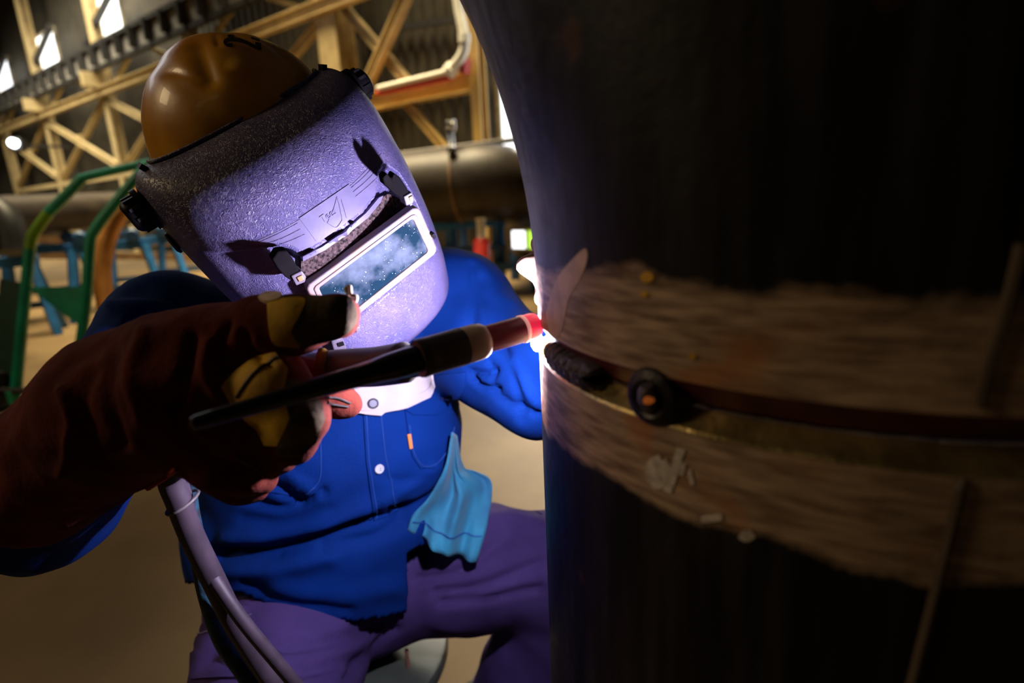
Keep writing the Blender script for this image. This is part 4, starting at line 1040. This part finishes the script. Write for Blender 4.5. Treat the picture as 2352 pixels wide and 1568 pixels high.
seam('trouser_seam', [(1135, 1128), (1190, 1150), (1245, 1182)], bv_t, .0012, M_trous, tro, .001)

# right glove: gauntlet, palm, five fingers
def glove_pts(L): return [W(*p) for p in L]
lo = np.min(glove_pts([(20, 900, .50), (840, 640, .36), (200, 1200, .5), (820, 1180, .50), (400, 640, .36)]), 0) - .06
hi = np.max(glove_pts([(20, 900, .50), (840, 640, .50), (200, 1200, .5), (820, 1180, .50), (400, 1180, .36)]), 0) + .06
vg = Vol(lo, hi, .0026)
vg.chain(glove_pts([(95, 1095, .515), (300, 935, .455), (440, 885, .425), (530, 860, .412)]), [.060, .0565, .050, .040], .03)
vg.chain(glove_pts([(500, 860, .415), (560, 920, .412)]), [.046, .040], .025)
vg.chain(glove_pts([(510, 990, .42), (470, 960, .42)]), [.036, .040], .025)
FING = dict(thumb=([(500, 800, .405), (600, 752, .388), (690, 740, .380), (778, 728, .376)], [.030, .021, .0185, .0150]),
            index=([(590, 870, .415), (700, 880, .43), (775, 918, .450), (802, 926, .455)], [.020, .0175, .0135, .0105]),
            middle=([(540, 890, .395), (640, 890, .378), (690, 950, .380), (672, 1010, .392)], [.022, .0205, .0195, .0175]),
            ring=([(520, 960, .40), (580, 1000, .392), (622, 1035, .400), (646, 1055, .410)], [.020, .0175, .0150, .0115]),
            pinky=([(470, 1010, .41), (520, 1070, .402), (570, 1088, .404), (604, 1096, .412)], [.022, .0185, .0165, .0120]))
for k_, (pp, rr_) in FING.items():
    vg.chain(glove_pts(pp), rr_, .007)
vg.chain(glove_pts([(470, 1040, .42), (540, 1112, .415), (590, 1120, .425)]), [.020, .0135, .010], .008)
Vg, Qg = vg.mesh(2)
Vg, Qg = fold(Vg, Qg, [([(480, 790), (470, 850), (500, 900)], 16, .006), ([(440, 770), (425, 860), (400, 940)], 14, -.005), ([(560, 770), (575, 810), (620, 835)], 12, -.006), ([(520, 740), (505, 800), (520, 850)], 10, -.004),
                       ([(330, 760), (300, 860), (330, 960)], 18, .004), ([(260, 790), (245, 900), (280, 1020)], 16, -.005), ([(150, 900), (170, 980), (150, 1080)], 16, .005), ([(210, 850), (190, 950), (225, 1060)], 16, -.004),
                       ([(390, 930), (420, 1000), (470, 1040)], 14, -.005), ([(560, 1068), (585, 1085), (606, 1090)], 5, -.002), ([(540, 1050), (580, 1068)], 6, .002)], .0028, 26)
gr = mesh('glove', Vg, Qg, M_glove, person, recalc=False, label='right red-brown suede gauntlet glove with yellow leather patches')
bv_g = bvh_of((Vg, Qg))
patch('leather_patch', [(618, 700), (645, 690), (700, 690), (690, 725), (672, 760), (690, 792), (660, 792), (632, 785), (622, 750)], bv_g, M_patch, gr, .0022, .0026, 8, True, label='yellow leather patch on the thumb')
patch('worn_tip', [(688, 688), (760, 684), (800, 688), (814, 712), (812, 745), (780, 772), (730, 785), (690, 795), (672, 765), (690, 725)], bv_g, M_grime, gr, .0020, .0024, 8, True, label='grimy worn leather thumb tip')
patch('leather_patch', [(508, 890), (545, 855), (600, 815), (636, 812), (660, 850), (650, 900), (668, 960), (640, 1020), (612, 1020), (590, 985), (566, 960), (540, 930)], bv_g, M_patch, gr, .0022, .0026, 8, label='yellow leather patch across the palm')
patch('worn_tip', [(652, 868), (700, 880), (735, 925), (742, 960), (725, 1010), (690, 1045), (655, 1050), (634, 1022), (664, 962), (648, 905)], bv_g, M_grime, gr, .0021, .0026, 8, label='grimy worn leather on the bent finger')
seam('glove_stitch', [(748, 912), (775, 914), (804, 926)], bv_g, .0008, M_boot, gr, .0004)
seam('glove_stitch', [(752, 926), (776, 930), (800, 934)], bv_g, .0008, M_boot, gr, .0004)
seam('glove_stitch', [(548, 1052), (580, 1070), (606, 1084)], bv_g, .0008, M_boot, gr, .0004)
seam('glove_stitch', [(552, 910), (590, 860), (640, 825)], bv_g, .0010, M_boot, gr, .0028)
M_pale_edge = mat('pale_leather_edge', (.75, .55, .42), .8, var=.2, scale=80)  # pale tone paints the bright light on the thumb flange
fr_ = W(625, 686, .376)
patch('cuff_edge', [(596, 690), (612, 678), (640, 676), (652, 684), (640, 694), (616, 698)], bvh_of((Vg, Qg), ([W(580, 660, .385), W(670, 660, .385), W(670, 710, .380), W(580, 710, .380)], [(0, 1, 2, 3)])), M_pale_edge, gr, .003, .003, 5, True, label='seam edge painted pale where brightly lit')
tube('loose_thread', spline([W(792, 690, .376), W(800, 676, .374), (W(794, 664, .374)), W(803, 658, .374), W(806, 676, .373), W(818, 682, .374), W(814, 696, .376)], 6), .0014, M_pale_edge, gr, 8)
# gauntlet hem, the red light on it painted into the suede
seam('cuff_hem', [(408, 1076), (380, 1094), (350, 1113), (322, 1132)], bv_g, .0022, mat('lit_red_suede', (.42, .03, .035), .85), gr, .0005)

# left glove behind the pipe
vl = Vol(np.min([HND_L, W_L], 0) - .16, np.max([HND_L, W_L], 0) + .16, .0035)
vl.chain([W_L + (E_L - W_L) * .05, W_L, HND_L], [.046, .046, .038], .03)
for k_, (pp, rr_) in enumerate((([(1320, 640, .575), (1275, 622, .555), (1240, 612, .540), (1212, 606, .530)], [.019, .0175, .0150, .0110]),
                                ([(1325, 665, .575), (1290, 655, .550), (1262, 655, .530), (1248, 680, .52)], [.018, .016, .0145, .011]),
                                ([(1330, 690, .58), (1300, 690, .56), (1275, 694, .545), (1262, 715, .54)], [.018, .016, .0145, .011]),
                                ([(1335, 715, .59), (1305, 715, .57), (1285, 720, .558), (1278, 738, .555)], [.017, .015, .0135, .0105]),
                                ([(1325, 630, .585), (1295, 590, .57), (1262, 572, .56), (1244, 564, .555)], [.019, .0165, .0140, .0110]))):
    vl.chain(glove_pts(pp), rr_, .006)
Vl, Ql = vl.mesh(2); Vl, Ql = fold(Vl, Ql, [], .0025, 30)
mesh('glove', Vl, Ql, mat('tan_suede_glove', (.42, .25, .17), .9, scale=40, bump=.4, bscale=240), person, recalc=False, label='left suede glove gripping the filler rod behind the pipe')

# boots
for A, K in ((A_R, K_R), (A_L, K_L)):
    f = unit(np.array([.35, -.9, 0]))
    v = Vol(A - np.array([.28, .34, .12]), A + np.array([.28, .28, .16]), .008)
    b0 = np.array([A[0], A[1], .0])
    v.chain([b0 + np.array([0, 0, .18]), b0 + np.array([0, 0, .06])], [.055, .05], .03)
    v.chain([b0 - f * .05 + np.array([0, 0, .045]), b0 + f * .10 + np.array([0, 0, .050]), b0 + f * .19 + np.array([0, 0, .045])], [.042, .045, .042], .03)
    V_, Q_ = v.mesh(2); V_[:, 2] = np.maximum(V_[:, 2], .004); _, Q_ = outward(V_, Q_); mesh('boot', V_, Q_, M_boot, person, recalc=False)

# stool under the welder
sc_ = W(800, 1490, 1.0); st = (sc_[0], sc_[1]); zt = .345
M_tin = mat('grey_green_steel', (.095, .11, .08), .45, scale=12, col2=(.06, .07, .05), bump=.1)
ts = thing('drum_stool', (st[0], st[1], 0), 'round grey-green steel drum used as a seat under the welder', 'stool')
def dp(z): return np.array([st[0], st[1], z])
lathe('drum', dp(0), dp(zt - .03), [(0, .150), (.04, .156), (.08, .150), (.5, .150), (.53, .155), (.56, .150), (.95, .150), (1, .155)], M_tin, ts, 64)
lathe('seat_plate', dp(zt - .03), dp(zt), [(0, .172), (.3, .175), (.7, .175), (.9, .172), (1, .165)], M_tin, ts, 64)
tube('rim_wire', [dp(zt - .028) + np.array([.160 * math.cos(a), .160 * math.sin(a), 0]) for a in np.linspace(0, 2 * math.pi, 64)[:-1]], .004, M_tin, ts, 8, True)
hh = floor_pt(938, 1530, zt)
tag(tube('rod_stub', [hh, hh + np.array([0, 0, .034])], .0035, mat('copper_rod', (.6, .28, .18), .4, metal=.5), None, 10), 'short copper rod stub standing on the drum seat', 'rod')
